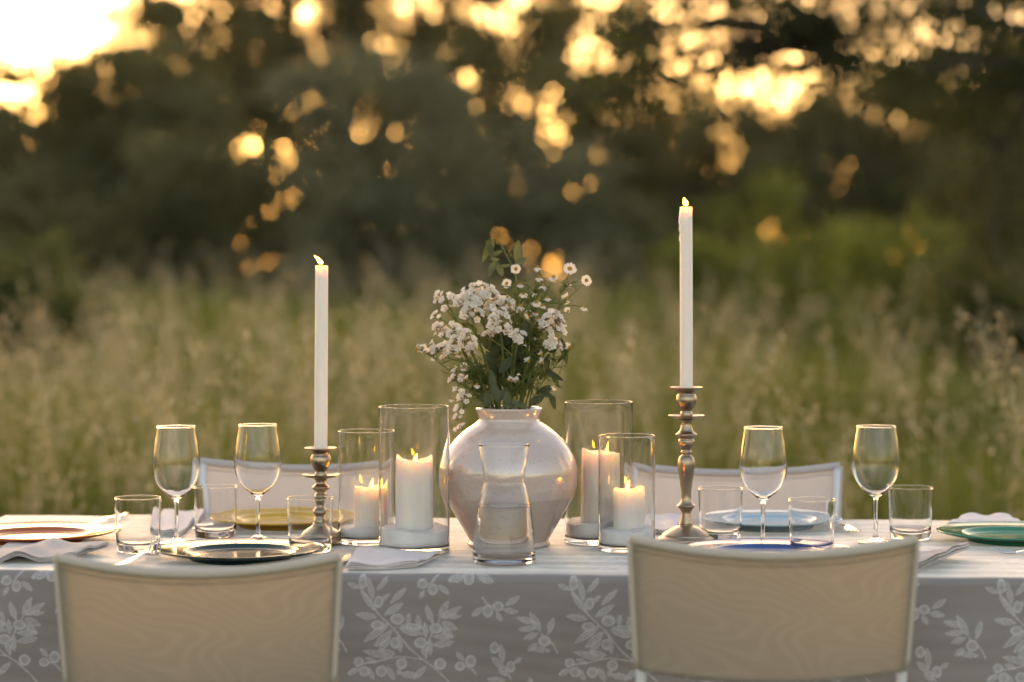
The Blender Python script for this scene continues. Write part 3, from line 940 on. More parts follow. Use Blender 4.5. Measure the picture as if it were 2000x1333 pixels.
# ------------------------------------------------------------------ glassware
def tumbler_mesh():
    r0, r1, h, w = .0405, .0455, .106, .0018
    prof = [(0, .0016), (r0 - .008, .0016), (r0 - .005, 0), (r0, .0), (r0 + .0015, .014), (r1, h - .003), (r1 + .0003, h), (r1 - w - .0002, h), (r1 - w, h - .003), (r0 - w + .0014, .022), (r0 - .007, .0145), (0, .0135)]
    return MB().lathe(refine(rounded_profile(prof, [0, .001, .0012, .0024, .003, .001, .001, .001, .001, .005, .005, 0], 5), .006), 72).mesh('tumbler', True, 40)
TUMBLER = tumbler_mesh(); TUMBLER.materials.append(MATS['glass'])
def tumbler(px, py, label):
    o = link('tumbler', TUMBLER); p = on_table(px, py)
    o.location = (p.x, p.y, TZ + .001); o.rotation_euler[2] = rng.uniform(0, 6)
    return tag(o, label, 'glass', 'water tumblers on the table')
tumbler(270, 1078, 'empty clear tumbler beside the fork and dark green plate')
tumbler(421, 1051, 'empty clear tumbler between two wine glasses by the mustard plate')
tumbler(606, 1078, 'empty clear tumbler right before the shorter brass candlestick')
tumbler(1407, 1055, 'empty clear tumbler just right of the taller brass candlestick')
tumbler(1585, 1082, 'empty clear tumbler behind the blue plate, nearest the chair back')
tumbler(1778, 1053, 'empty clear tumbler beside the sea green plate')

def wine_mesh(conic=False):
    # bowl, stem and foot of one blown glass, profile in metres
    H = .235
    if not conic:
        outer = [(.0045, .078), (.0052, .0845), (.0085, .0905), (.018, .0985), (.031, .111), (.041, .128), (.0462, .149), (.0464, .170), (.0435, .195), (.0405, .215), (.0378, H)]
    else:
        outer = [(.0045, .084), (.0052, .0895), (.0085, .094), (.020, .103), (.0345, .119), (.0445, .139), (.0475, .158), (.0466, .178), (.0440, .200), (.0412, .218), (.0385, H)]
    o = spline(outer, 5)
    inner = [(r - (.0013 if z > outer[3][1] else .0018), z + .0006) for (r, z) in outer[3:]]
    zb = outer[3][1] - .0035
    inn = spline([(0, zb), (.009, zb + .0008)] + [(inner[0][0], inner[0][1] + .001)] + inner[1:-1] + [(outer[-1][0] - .0011, H)], 5)
    foot = spline([(0, .0006), (.034, .0006), (.0368, .0012), (.0365, .0026), (.028, .0040), (.016, .0060), (.008, .0105), (.0048, .019), (.0039, .035), (.0037, .055), (.0045, outer[0][1])], 5)
    ro = outer[-1][0]
    rim = [(ro + .0004, H + .0003), (ro + .0006, H + .0009), (ro + .0001, H + .0016), (ro - .0008, H + .0018), (ro - .0016, H + .0014), (ro - .0018, H + .0007)]
    prof = foot[:-1] + o + rim + inn[::-1]
    return MB().lathe([(r * (1.03 if z > .1 else 1.0), z) for r, z in prof], 72).mesh('wine_glass', True, 60)
WINE = wine_mesh(); WINE.materials.append(MATS['thin_glass'])
WINE2 = wine_mesh(True); WINE2.materials.append(MATS['thin_glass'])
def wine(px, py, label, me=None, s=1.0):
    o = link('wine_glass', me or WINE); p = on_table(px, py)
    o.location = (p.x, p.y, TZ + .001); o.scale = (s, s, s); o.rotation_euler[2] = rng.uniform(0, 6)
    return tag(o, label, 'wine glass', 'empty wine glasses on the table')
wine(345, 1063, 'empty wine glass standing behind the left tip of the dark green plate')
wine(504, 1057, 'empty wine glass in front of the mustard yellow plate')
wine(1490, 1066, 'empty wine glass in front of the pale blue plate')
wine(1710, 1062, 'empty wine glass with a V-shaped bowl base beside the fork and rightmost tumbler', WINE2)

# ------------------------------------------------------------------ candles
def flame_part(parent, loc, h, w, lean=(0, 0), name='flame'):
    n, m = 10, 12
    V, F = [], []
    for j in range(m + 1):
        t = j / m
        r = w / 2 * (math.sin(math.pi * min(1, t ** .62)) ** .9 if 0 < t < 1 else 0.0)
        r = max(r, .00005)
        cx, cy_ = lean[0] * t * t, lean[1] * t * t
        for k in range(n):
            a = 2 * math.pi * k / n
            V.append(Vector((cx + r * math.cos(a), cy_ + r * math.sin(a), t * h)) + Vector(loc))
    for j in range(m):
        for k in range(n):
            k2 = (k + 1) % n
            F.append((j*n+k, j*n+k2, (j+1)*n+k2, (j+1)*n+k))
    return MB().add(V, F).build(name, MATS['flame'], parent)

def pillar(px, base_z, Y, rad, h, label, bumps, flame_h, flame_off=(0, 0), flames=1, seed=0, taper=0.0):
    """pillar candle with a molten, uneven rim"""
    p = at(px, 900, Y)
    root = empty('pillar_candle', (p.x, Y, base_z))
    tag(root, label, 'candle', 'pillar candles in glass cylinders')
    rr = random.Random(seed)
    ph = [rr.uniform(0, 6.28) for _ in range(5)]
    n = 72
    def rim(a):
        z = h + .0016*math.sin(2*a + ph[0]) + .0012*math.sin(3*a + ph[1]) + .0007*math.sin(7*a + ph[2])
        for (ba, bw, bh) in bumps:
            d = math.atan2(math.sin(a - R(ba)), math.cos(a - R(ba)))
            z += bh * math.exp(-(d / R(bw)) ** 2)
        return z
    rows = []
    def R_(a, t):
        return (rad * (1 + taper * (1 - t)) + .0006*math.sin(3*a + ph[3]) + .0004*math.sin(11*a + ph[4] + t*3)) * (1 + .012 * max(0, t - .9) * 10 * math.sin(5 * a))
    V, F = [], []
    nr = 18
    for j in range(nr + 1):
        t = j / nr
        for k in range(n):
            a = 2 * math.pi * k / n
            V.append((R_(a, t) * math.cos(a), R_(a, t) * math.sin(a), rim(a) * t - (.0015 * t if j == nr else 0)))
    prof = [(.955, .0), (.90, -.0012), (.84, -.004), (.74, -.0085), (.5, -.0105), (.25, -.011)]
    for (f, dz) in prof:
        for k in range(n):
            a = 2 * math.pi * k / n
            zz = rim(a) * (f > .85) + (h if f <= .85 else 0) + dz if f > .8 else h + dz
            V.append((R_(a, 1) * f * math.cos(a), R_(a, 1) * f * math.sin(a), zz))
    tot = nr + len(prof)
    for j in range(tot):
        for k in range(n):
            k2 = (k + 1) % n
            F.append((j*n+k, j*n+k2, (j+1)*n+k2, (j+1)*n+k))
    V.append((0, 0, h - .011)); c = len(V) - 1
    F += [(tot*n + k, tot*n + (k+1) % n, c) for k in range(n)]
    V.append((0, 0, 0)); c = len(V) - 1
    F += [((k+1) % n, k, c) for k in range(n)]
    MB().add(V, F).build('wax_body', MATS['wax'], root)
    fx, fy = flame_off
    MB().tube([(fx, fy, h - .012), (fx + .0005, fy, h - .004), (fx + .002, fy, h + .001)], .0012, 6).build('wick', MATS['wick'], root)
    flame_part(root, (fx + .001, fy, h - .004), flame_h * .85, .0075, (.004, 0))
    return root

def cylinder_vase(px, py, rad, h, label, salt_label, salt_h, seed, mat='glass_dusty', base_t=.011):
    p = on_table(px, py)
    w = .0028
    prof = [(0, .0006), (rad - .006, .0006), (rad, 0.0), (rad, h), (rad - w, h), (rad - w, base_t), (0, base_t)]
    me = MB().lathe(refine(rounded_profile(prof, [0, .001, .003, .0013, .0013, .006, 0], 5), .02), 96).mesh('cylinder_vase', True, 40)
    o = link('cylinder_vase', me, MATS[mat]); o.location = (p.x, p.y, TZ + .001)
    tag(o, label, 'candle holder', 'clear glass cylinders holding pillar candles')
    # salt bed
    rr = random.Random(seed)
    ph = [rr.uniform(0, 6.28) for _ in range(6)]
    rs = rad - w - .0006
    def top(r, a):
        q = r / rs
        x, y = r * math.cos(a), r * math.sin(a)
        return salt_h + q * (.004*math.sin(a + ph[0]) + .002*math.sin(2*a + ph[1])) + .0022*math.sin(x*130 + ph[2])*math.sin(y*110 + ph[3]) + rr.uniform(-.0007, .0007)
    mb = MB()
    n, V, F = 72, [], []
    z0 = base_t + .0008
    rings = [('b', .80, z0 + .0002), ('b', .93, z0 + .0012), ('b', 1.0, z0 + .006), ('b', 1.0, z0 + .012)] + [('t', f, 0) for f in (1.0, .985, .95, .9, .84, .77, .7, .62, .54, .45, .35, .25, .15)]
    for kind, f, z in rings:
        for k in range(n):
            a = 2*math.pi*k/n
            zz = z if kind == 'b' else top(rs * f, a) - (.0012 if f == 1.0 else 0)
            V.append((rs*f*math.cos(a), rs*f*math.sin(a), zz))
    for j in range(len(rings) - 1):
        for k in range(n):
            k2 = (k+1) % n
            F.append((j*n+k, j*n+k2, (j+1)*n+k2, (j+1)*n+k))
    V.append((0, 0, salt_h)); F += [((len(rings)-1)*n+k, (len(rings)-1)*n+(k+1) % n, len(V)-1) for k in range(n)]
    V.append((0, 0, z0)); F += [((k+1) % n, k, len(V)-1) for k in range(n)]
    s = MB().add(V, F).build('coarse_salt', MATS['salt'])
    s.location = o.location
    tag(s, salt_label, 'salt', 'salt beds under the pillar candles', kind='stuff')
    return Vector((p.x, p.y, TZ + .001))

h1 = cylinder_vase(715, 1061, .0562, .226, 'short glass cylinder with a burning candle, next to the shorter candlestick', 'white salt in the short cylinder next to the shorter candlestick', .034, 1)
h2 = cylinder_vase(809, 1078, .0695, .284, 'tall glass cylinder with a jagged-rimmed candle, in front left of the vase', 'white salt in the tall cylinder left of the vase', .047, 2)
h3 = cylinder_vase(1169, 1060, .0692, .284, 'tall glass cylinder standing directly right of the vase', 'white salt in the tall cylinder right of the vase', .045, 3)
h4 = cylinder_vase(1224, 1076, .0558, .226, 'short glass cylinder overlapping the tall one right of the vase', 'white salt in the short cylinder right of the vase', .043, 4)
pillar(721, h1.z + .026, h1.y, .031, .087, 'short pillar candle with a high rim shard in the left short cylinder', [(10, 26, .014)], .024, (.003, 0), seed=1)
pillar(809, h2.z + .036, h2.y, .0355, .144, 'tall pillar candle with a jagged rim in the tall cylinder left of the vase', [(165, 30, .010), (15, 24, .008), (90, 60, -.003), (-80, 40, -.003)], .018, (.001, -.004), seed=2, taper=.03)
pillar(1173, h3.z + .036, h3.y, .0375, .146, 'tall pillar candle with a sloping rim in the tall cylinder right of the vase', [(180, 60, .007), (0, 50, -.003)], .022, (.005, 0), seed=3, taper=.05)
pillar(1228, h4.z + .034, h4.y, .0305, .086, 'short pillar candle in the short cylinder right of the vase', [(30, 50, .004)], .026, (-.004, 0), seed=4)

# brass candlesticks with tapers
def candlestick(px, py, scale_h, prof, label):
    p = on_table(px, py)
    root = empty('candlestick', (p.x, p.y, TZ + .001))
    tag(root, label, 'candlestick', 'brass candlesticks')
    base, shaft, tray, cup = prof
    MB().lathe(spline(base, 4), 64).build('base', MATS['brass'], root, sharp=35)
    MB().lathe(spline(shaft, 5), 48).build('shaft', MATS['brass'], root, sharp=50)
    MB().lathe(tray, 64).build('drip_tray', MATS['brass'], root, sharp=35)
    MB().lathe(spline(cup, 4), 48).build('cup', MATS['brass'], root, sharp=45)
    return root, p
K = 4.6 / FPX                                        # metres per photo pixel at the candlesticks
def kp(lst, y0):                                     # (radius px, photo y) -> metres
    return [(r * K, (y0 - y) * K) for r, y in lst]
right_prof = (
    kp([(0, 1057.5), (50, 1057.5), (54.5, 1057), (55.5, 1054), (54, 1051), (48, 1047.5), (46, 1044), (34, 1036), (22, 1030), (14, 1027), (13, 1023), (0, 1022)], 1058),
    kp([(0, 1026), (12, 1026), (13, 1022), (11, 1012), (10, 1000), (17, 991), (17.5, 988), (12, 982), (9.5, 970), (12, 945), (16.5, 915), (16.5, 902), (13, 893), (8.5, 889), (10.5, 884), (9, 879), (15, 872), (16, 862), (14, 857), (20, 852), (20.5, 848), (14, 843), (10.5, 832), (11, 824), (14, 819), (0, 818)], 1058),
    kp([(0, 817), (16, 818.5), (30, 816.5), (35.5, 813.5), (35.8, 812), (35, 811.6), (29, 814.2), (14, 815), (0, 815)], 1058),
    kp([(0, 816), (11, 816), (12, 808), (10, 803), (16, 795), (20, 785), (19.5, 776), (17, 769), (24, 763), (31, 760), (32, 757.5), (31, 757), (24, 759.5), (14.5, 764), (13.6, 780), (0, 781)], 1058))
left_prof = (
    kp([(0, 1063.5), (36, 1063.5), (40, 1063), (41.5, 1060), (41, 1054), (39, 1050), (40, 1047), (36, 1041), (26, 1034), (17, 1028), (13, 1022), (0, 1020)], 1064),
    kp([(0, 1024), (12, 1024), (13, 1018), (10, 1010), (15, 1003), (14, 998), (9, 990), (12, 975), (12, 968), (8.5, 963), (16, 957), (17, 953), (11, 948), (10, 942), (13, 937), (0, 936)], 1064),
    kp([(0, 935), (15, 936.5), (30, 934), (35, 930.5), (35.3, 929), (34.5, 928.6), (29, 931.6), (14, 932.6), (0, 932.6)], 1064),
    kp([(0, 934), (11, 934), (11.5, 927), (10, 923), (16, 915), (20, 905), (19.5, 896), (16.5, 889), (22, 883), (30, 880.5), (31, 878), (30, 877.4), (23, 880), (14.5, 884), (13.8, 900), (0, 901)], 1064))
st_r, p_r = candlestick(1340, 1058, 1, right_prof, 'tall antique brass candlestick right of the glass cylinders')
st_l, p_l = candlestick(627, 1064, 1, left_prof, 'short antique brass candlestick left of the glass cylinders')

def taper(p, y0, y_bot, y_top, rpx, tilt, label, flame_lean, fh, drips):
    z0 = TZ + .001 + (y0 - y_bot) * K - .018
    L = (y_bot - y_top) * K + .018
    root = empty('taper_candle', (p.x, p.y, z0))
    root.rotation_euler = (0, tilt, 0)
    tag(root, label, 'candle', 'tapers in brass candlesticks')
    r = rpx * K
    prof = [(0, 0), (r, 0), (r * 1.0, L * .3), (r * .99, L * .7), (r * .96, L - .004), (r * .90, L - .0006), (r * .7, L - .0012), (r * .35, L - .0035), (0, L - .004)]
    MB().lathe(refine(prof, .03), 32).build('wax_body', MATS['wax'], root, sharp=60)
    for (a, dz, ln, rd) in drips:
        x, y = r * math.cos(a), r * math.sin(a)
        MB().tube([(x * .95, y * .95, L - dz), (x * 1.04, y * 1.04, L - dz - ln * .5), (x * 1.06, y * 1.06, L - dz - ln * .85), (x, y, L - dz - ln)], [rd * .6, rd * .8, rd * 1.2, rd * .4], 8).build('wax_drip', MATS['wax'], root)
    MB().tube([(0, 0, L - .006), (.0004, 0, L + .002), (flame_lean[0] * .25, 0, L + .006)], .0010, 6).build('wick', MATS['wick'], root)
    flame_part(root, (flame_lean[0] * .15, 0, L + .002), fh, .0095, flame_lean)
taper(p_r, 1058, 757, 406, 12.6, -.004, 'tall white taper burning in the taller brass candlestick, wax drips on its side', (-.004, 0), .0165, [(2.9, .006, .030, .0016), (3.3, .02, .032, .0013), (2.8, .052, .018, .0012)])
taper(p_l, 1064, 878, 526, 12.8, .008, 'white taper burning in the shorter brass candlestick', (-.014, 0), .018, [])

# ------------------------------------------------------------------ vase and carafe
vp = on_table(994, 1066)
VY = vp.y
KV = VY / FPX
def vz(y): return TZ + .001 + (1066 - y) * KV
def build_vase():
    k = lambda L: [(r * KV, (1066 - y) * KV) for r, y in L]
    outer = spline(k([(72, 1066), (80, 1065), (81, 1061), (78, 1057), (78.5, 1053), (92, 1030), (114, 992), (128, 967)]), 4)[:-1] + \
        spline(k([(128, 967), (132.5, 950), (134.5, 925), (132, 905), (124, 884), (112, 865), (96, 848), (80, 835), (66, 826), (60.5, 821), (59.5, 815), (62, 806), (65, 800), (64.5, 797), (62, 795.5)]), 5)
    inner = spline(k([(62, 795.5), (58, 797), (55, 803), (54, 815), (58, 824), (90, 850), (120, 890), (128, 925), (122, 965), (72, 1052), (0, 1053)]), 4)
    prof = [(0, .0035), (68 * KV, .0035)] + outer + inner[1:]
    o = MB().lathe(prof, 128).build('flower_vase', MATS['vase_glaze'], sharp=55)
    o.location = (vp.x, vp.y, TZ + .001)
    tag(o, 'rounded cream glazed ceramic vase holding the flowers', 'vase')
build_vase()

def build_carafe():
    p = on_table(985, 1101)
    k = p.y / FPX
    q = lambda L: [(r * k, (1101 - y) * k) for r, y in L]
    outer = [(0, .0008), (50 * k, .0008)] + spline(q([(56, 1100.6), (61, 1097), (62.3, 1088), (61.5, 1070), (57.5, 1030), (52, 990), (45, 958), (40.8, 945), (39.8, 936), (41.5, 922), (46, 897), (51, 868)]), 5)
    w = .0022
    inn_src = [(51, 868), (46, 897), (41.5, 922), (39.8, 936), (40.8, 945), (45, 958), (52, 990), (57.5, 1030), (60.5, 1068), (57, 1082), (44, 1088), (0, 1089)]
    inner = [(max(0, r * k - (w if y < 1075 else .003)) if r else 0, (1101 - y) * k) for r, y in inn_src]
    rim = [(51 * k - .0005, (1101 - 867) * k), (51 * k - w + .0005, (1101 - 867) * k)]
    inn = spline(inner, 5)
    o = MB().lathe(outer + rim + inn, 96).build('carafe', MATS['thin_glass'], sharp=60)
    o.location = (p.x, p.y, TZ + .001)
    tag(o, 'clear glass carafe half full of water in front of the vase', 'carafe')
    zt = (1101 - 989) * k
    wat = [(r + .0003 if r > 0 else 0, z) for (r, z) in inn if z < zt - .0005]
    r_top = wat[0][0]
    prof = [(0, zt), (r_top - .004, zt), (r_top - .0012, zt + .0004), (r_top, zt + .0012)] + wat
    prof[-1] = (0, wat[-1][1] - .0003)
    wobj = MB().lathe(prof, 96).build('carafe_water', MATS['water'], sharp=60)
    wobj.location = o.location
    tag(wobj, 'still water filling the lower half of the carafe', 'water')
build_carafe()

# ------------------------------------------------------------------ napkins
def napkin(corners, label, mat, layers=4, t=.0018, gap=.0010, lift=None, seed=0, wob=.0042):
    """folded napkin: one continuous serpentine sheet; corners (photo px) front-left, front-right, back-right, back-left"""
    rr = random.Random(seed)
    c = [on_table(*q) for q in corners]
    lift = lift or (lambda u, v: 0.0)
    pitch = t + gap
    path = []
    n = 22
    for k in range(layers):
        z = t / 2 + .0008 + k * pitch
        us = [i / n for i in range(n + 1)]
        if k % 2: us = us[::-1]
        e0, e1 = rr.uniform(0, .03), 1 - rr.uniform(0, .03)
        seg = [(e0 + (e1 - e0) * u, z) for u in us]
        path += seg
        if k < layers - 1:
            xe = seg[-1][0]; sgn = 1 if k % 2 == 0 else -1
            W = (c[1] - c[0]).length
            for a in (30, 60, 90, 120, 150):
                path.append((xe + sgn * math.sin(R(a)) * pitch / 2 / W * 1.6, z + pitch / 2 * (1 - math.cos(R(a)))))
    ph = [rr.uniform(0, 6.28) for _ in range(4)]
    nv = 18
    m = len(path)
    V, F = [], []
    def P(u, v, z, side, nrm):
        e = c[0].lerp(c[1], u).lerp(c[3].lerp(c[2], u), v)
        ww = wob * (z / (layers * pitch))
        zz = z + lift(u, v) * (0.35 + .65 * z / (layers * pitch) if lift(u, v) < .004 else 1.0) + ww * .5 * (math.sin(u * 9 + ph[0] + v * 4) + math.sin(v * 11 + ph[1]))
        return Vector((e.x + nrm[0] * side, e.y + ww * math.sin(u * 8 + ph[2] + z * 900), TZ + .0015 + max(zz, .0) + nrm[1] * side))
    W = (c[1] - c[0]).length
    for j in range(nv + 1):
        v = j / nv
        for i, (u, z) in enumerate(path):
            a, b = path[max(i-1, 0)], path[min(i+1, m-1)]
            dx, dz = (b[0] - a[0]) * W, b[1] - a[1]
            L = math.hypot(dx, dz) or 1
            nr = (-dz / L, dx / L)
            V.append(P(u, v, z, t / 2, nr)); V.append(P(u, v, z, -t / 2, nr))
    row = 2 * m
    for j in range(nv):
        for i in range(m - 1):
            a = j * row + 2 * i
            F.append((a, a + 2, a + 2 + row, a + row))
            F.append((a + 1, a + 1 + row, a + 3 + row, a + 3))
        for i in (0, m - 1):
            a = j * row + 2 * i
            F.append((a, a + row, a + row + 1, a + 1))
    for j in (0, nv):
        for i in range(m - 1):
            a = j * row + 2 * i
            F.append((a, a + 1, a + 3, a + 2))
    o = MB().add(V, F).build('napkin', MATS[mat], sharp=50)
    return tag(o, label, 'napkin', 'folded linen napkins')

g = lambda x, c, w: math.exp(-((x - c) / w) ** 2)
napkin([(676, 1117), (815, 1112), (862, 1092), (700, 1074)], 'white napkin folded at the front edge between the left chair and carafe', 'napkin_linen', 4, lift=lambda u, v: .004 * g(u, 0, .25) * (1 - v) + .004 * g(u, 1, .2), seed=1)
napkin([(-60, 1106), (150, 1098), (212, 1080), (20, 1072)], 'grey napkin with a wavy fold in front of the terracotta plate', 'napkin_grey', 4, lift=lambda u, v: .013 * g(u, .45, .13) + .008 * g(u, .95, .2), seed=2)
napkin([(300, 1047), (350, 1050), (392, 1008), (318, 1008)], 'white napkin at the back edge behind the leftmost wine glass', 'napkin_linen', 4, lift=lambda u, v: .004 * g(u, 0, .3), seed=3)
napkin([(1700, 1122), (1832, 1116), (1892, 1090), (1730, 1090)], 'striped-edge grey napkin curling up beside the right chair back', 'napkin_grey', 5, lift=lambda u, v: .016 * g(u, 1.02, .22), seed=4)
napkin([(1268, 1045), (1318, 1043), (1335, 1016), (1280, 1016)], 'white napkin between the short cylinder and the taller candlestick', 'napkin_linen', 4, seed=5)
napkin([(1850, 1034), (2000, 1032), (1965, 1018), (1880, 1020)], 'white napkin behind the sea green plate', 'napkin_linen', 4, lift=lambda u, v: .006 * g(u, .2, .3) + .005 * g(u, .8, .2), seed=6)

# ------------------------------------------------------------------ cutlery
def strip(path, name, mat, parent):
    """loft of flat elliptic sections: path of (y, half width, z, half thickness)"""
    n = 12
    V, F = [], []
    for (y, hw, z, ht) in path:
        for k in range(n):
            a = 2*math.pi*k/n
            V.append((hw*math.cos(a), y, z + ht*math.sin(a)))
    for j in range(len(path) - 1):
        for k in range(n):
            k2 = (k+1) % n
            F.append((j*n+k, j*n+k2, (j+1)*n+k2, (j+1)*n+k))
    F.append(tuple(range(n))); F.append(tuple((len(path)-1)*n + k for k in range(n)))
    return MB().add(V, F).build(name, mat, parent, sharp=60)

def fork(loc, rz, label, tilt=0.0, up=1.0):
    """local +Y runs from handle end to tines"""
    root = empty('fork', loc, rz); root.rotation_euler[0] = tilt
    tag(root, label, 'fork', 'steel forks')
    s = MATS['steel']
    strip([(0, .004, .002, .001), (.004, .009, .002, .0016), (.03, .010, .0025, .0017), (.08, .0075, .006, .0017), (.115, .0042, .0105, .0019), (.128, .0040, .0112, .0019)], 'handle', s, root)
    strip([(.124, .0040, .0112, .0018), (.134, .0060, .0105, .0014), (.144, .0112, .0085, .0012), (.156, .0128, .006, .0011), (.163, .0126, .0048, .001)], 'head', s, root)
    for k in range(4):
        x = (k - 1.5) * .0071
        MB().tube([(x, .158, .0055), (x, .170 - .002 * up, .0042), (x * 1.0, .184 - .006 * (up - 1), .0045 + .006 * (up - 1)), (x * 1.02, .198 - .012 * (up - 1), .0078 + .013 * (up - 1)), (x * 1.03, .206 - .016 * (up - 1), .0112 + .018 * (up - 1))], [.0019, .0018, .0016, .0013, .0007], 7).build('tine', s, root)
    return root
def knife(loc, rz, label):
    root = empty('knife', loc, rz); tag(root, label, 'knife', 'steel knives')
    s = MATS['steel']
    strip([(0, .004, .004, .002), (.004, .0085, .004, .0032), (.05, .0085, .004, .0034), (.09, .0062, .004, .003), (.098, .0055, .004, .0025)], 'handle', s, root)
    strip([(.096, .0055, .004, .0016), (.108, .0095, .0035, .0010), (.17, .0100, .003, .0008), (.205, .0075, .003, .0007), (.222, .001, .003, .0006)], 'blade', s, root)
    return root
def spoon(loc, rz, label):
    root = empty('spoon', loc, rz); tag(root, label, 'spoon', 'steel spoons')
    s = MATS['steel']
    strip([(0, .004, .002, .001), (.004, .009, .002, .0016), (.03, .010, .0025, .0017), (.09, .0065, .006, .0017), (.125, .0038, .0105, .0018), (.136, .004, .010, .0015)], 'handle', s, root)
    n, m = 20, 6
    V = [(0, .163, .0022)]; F = []
    for side, off in ((1, 0.0),):
        for j in range(1, m + 1):
            f = j / m
            for k in range(n):
                a = 2*math.pi*k/n
                V.append((.0195*f*math.cos(a) * (1 - .12*math.sin(a)*f), .163 + .031*f*math.sin(a), .0022 + .0078*f*f))
    for k in range(n): F.append((0, 1+k, 1+(k+1) % n))
    for j in range(m - 1):
        for k in range(n):
            a, b = 1 + j*n + k, 1 + j*n + (k+1) % n
            F.append((a, b, b+n, a+n))
    o = MB().add(V, F).build('bowl', s, root)
    md = o.modifiers.new('thickness', 'SOLIDIFY'); md.thickness = .0012
    return root
def dirz(a, b):
    d = b - a
    return math.atan2(-d.x, d.y)
def place(fn, tip, end, label, z=.0025):
    a, b = on_table(*end), on_table(*tip)
    return fn((a.x, a.y, TZ + z), dirz(a, b), label)
# by the tip and the handle end in the photo
p = on_table(297, 1090); fork((p.x - .045, p.y - .155, TZ + .0025), R(-16), 'steel fork lying left of the dark green plate with tines up', 0, 2.3)
p = on_table(674, 1094); knife((p.x - .012, p.y - .17, TZ + .0025), R(-5), 'steel knife between the dark green plate and white napkin')
p = on_table(1664, 1047); fork((p.x - .004, p.y + .20, TZ + .0025), R(183), 'steel fork lying behind the rightmost wine glass, tines towards the front')
p = on_table(375, 1045); spoon((p.x + .075, p.y + .175, TZ + .0025), R(160), 'steel spoon behind the tumbler left of the mustard plate')
p = on_table(1945, 1085); fork((p.x + .19, p.y - .05, TZ + .0025), R(75), 'steel fork lying in front of the sea green plate')
p = on_table(190, 1026); knife((p.x + .030, p.y + .15, TZ + .0025), R(165), 'steel knife beyond the terracotta plate')
p = on_table(1322, 1046); spoon((p.x + .02, p.y + .17, TZ + .0025), R(178), 'steel spoon beside the taller candlestick')

# ------------------------------------------------------------------ flowers
def fl(X, Y, dy=0.0):
    """drawing coordinates of the bouquet (photo px = 780 + X/3.174, 440 + Y/3.174), at the vase's distance"""
    return at(780 + X / 3.174, 440 + Y / 3.174, VY + dy)
NECK = Vector((vp.x, vp.y, vz(797)))
def neck_point(X):
    x = (780 + min(max(X, 520), 830) / 3.174 - 994) * KV
    return Vector((vp.x + x * .75, vp.y + rng.uniform(-.025, .025), vz(812)))

# shared flower meshes
def daisy_meshes(d0, d1, dome_h):
    pet = MB()
    n = 13
    for k in range(n):
        a = 2*math.pi*k/n + random.uniform(-.06, .06)
        d = Vector((math.cos(a), math.sin(a), 0)); s = Vector((-d.y, d.x, 0))
        L = random.uniform(.86, 1.06)
        dz = random.uniform(d0, d1)
        pts = []
        for t, w in ((.28, .08), (.55, .17), (.85, .16), (1.0, .07)):
            c = d * (t * L * (1 - .25 * abs(dz) * t)) + Vector((0, 0, dz * t ** 1.5))
            pts += [c - s * w, c + s * w + Vector((0, 0, .02))]
        pet.add(pts, [(0,1,3,2), (2,3,5,4), (4,5,7,6)])
    dome = MB().lathe([(0, dome_h), (.12, dome_h * .94), (.23, dome_h * .7), (.31, dome_h * .3), (.33, 0), (.26, -.07), (.1, -.13), (0, -.14)], 16)
    return pet.mesh('petals', recalc=False), dome.mesh('centre')
DAISY = [daisy_meshes(-.14, .04, .24), daisy_meshes(-.95, -.35, .42)]   # open, and with petals folded back
for pm, cm in DAISY:
    pm.materials.append(MATS['petal']); cm.materials.append(MATS['pollen'])

def floret_geom(rr):
    """one papery statice floret: small frilled funnel on a brown calyx; returns petals (verts, faces), calyx"""
    V, F = [], []
    n = 10
    for j, (r, z) in enumerate(((.10, 0), (.38, .55), (.80, .92), (1.0, .88))):
        for k in range(n):
            a = 2*math.pi*k/n
            fr = (1 + (.16 if k % 2 else -.14)) if j == 3 else 1.0
            V.append(Vector((r*fr*math.cos(a), r*fr*math.sin(a), z + (.14 * rr.uniform(-1, 1) if j >= 2 else 0))))
    for j in range(3):
        for k in range(n):
            k2 = (k+1) % n
            F.append((j*n+k, j*n+k2, (j+1)*n+k2, (j+1)*n+k))
    cal = MB().lathe([(0, -.9), (.13, -.8), (.2, -.2), (.14, .25)], 6)
    return V, F, cal.v, cal.f

def orient(z):
    return Vector((0, 0, 1)).rotation_difference(Vector(z).normalized()).to_matrix()

def leaf_shape(mb, p, d, nrm, L, W, curl=.15, rows=6):
    """lens-shaped leaf with a fold along the midrib"""
    d = d.normalized(); s = d.cross(nrm).normalized(); nn = s.cross(d).normalized()
    pts = []
    for i in range(rows + 1):
        t = i / rows
        w = W / 2 * math.sin(math.pi * min(1, t * .93 + .05)) ** .8
        c = p + d * (L * t) - nn * (curl * L * t * t)
        pts += [c - s * w + nn * w * .35, c, c + s * w + nn * w * .35]
    fs = []
    for i in range(rows):
        a = 3 * i
        fs += [(a, a+1, a+4, a+3), (a+1, a+2, a+5, a+4)]
    mb.add(pts, fs)

def add_leaf(root, p, d, L, W, mat, nrm=None, curl=.15):
    mb = MB()
    leaf_shape(mb, Vector(p), Vector(d), Vector(nrm) if nrm is not None else Vector((rng.uniform(-.4, .4), -1, rng.uniform(.1, .6))), L, W, curl)
    return mb.build('leaf', MATS[mat], root, recalc=False)

def curve_to(a, b, bow=0.12, side=None, n=8):
    a, b = Vector(a), Vector(b)
    m = a.lerp(b, .55) + (side if side is not None else Vector((rng.uniform(-.012, .012), rng.uniform(-.012, .012), 0)))
    c = Vector((a.x + (b.x - a.x) * .35, a.y + (b.y - a.y) * .35, a.z + (b.z - a.z) * .6))
    out = []
    for i in range(n + 1):
        t = i / n
        out.append(a*(1-t)**3 + c*3*t*(1-t)**2 + (m.lerp(b, .45) + Vector((0, 0, .006)))*3*t*t*(1-t) + b*t**3)
    return out

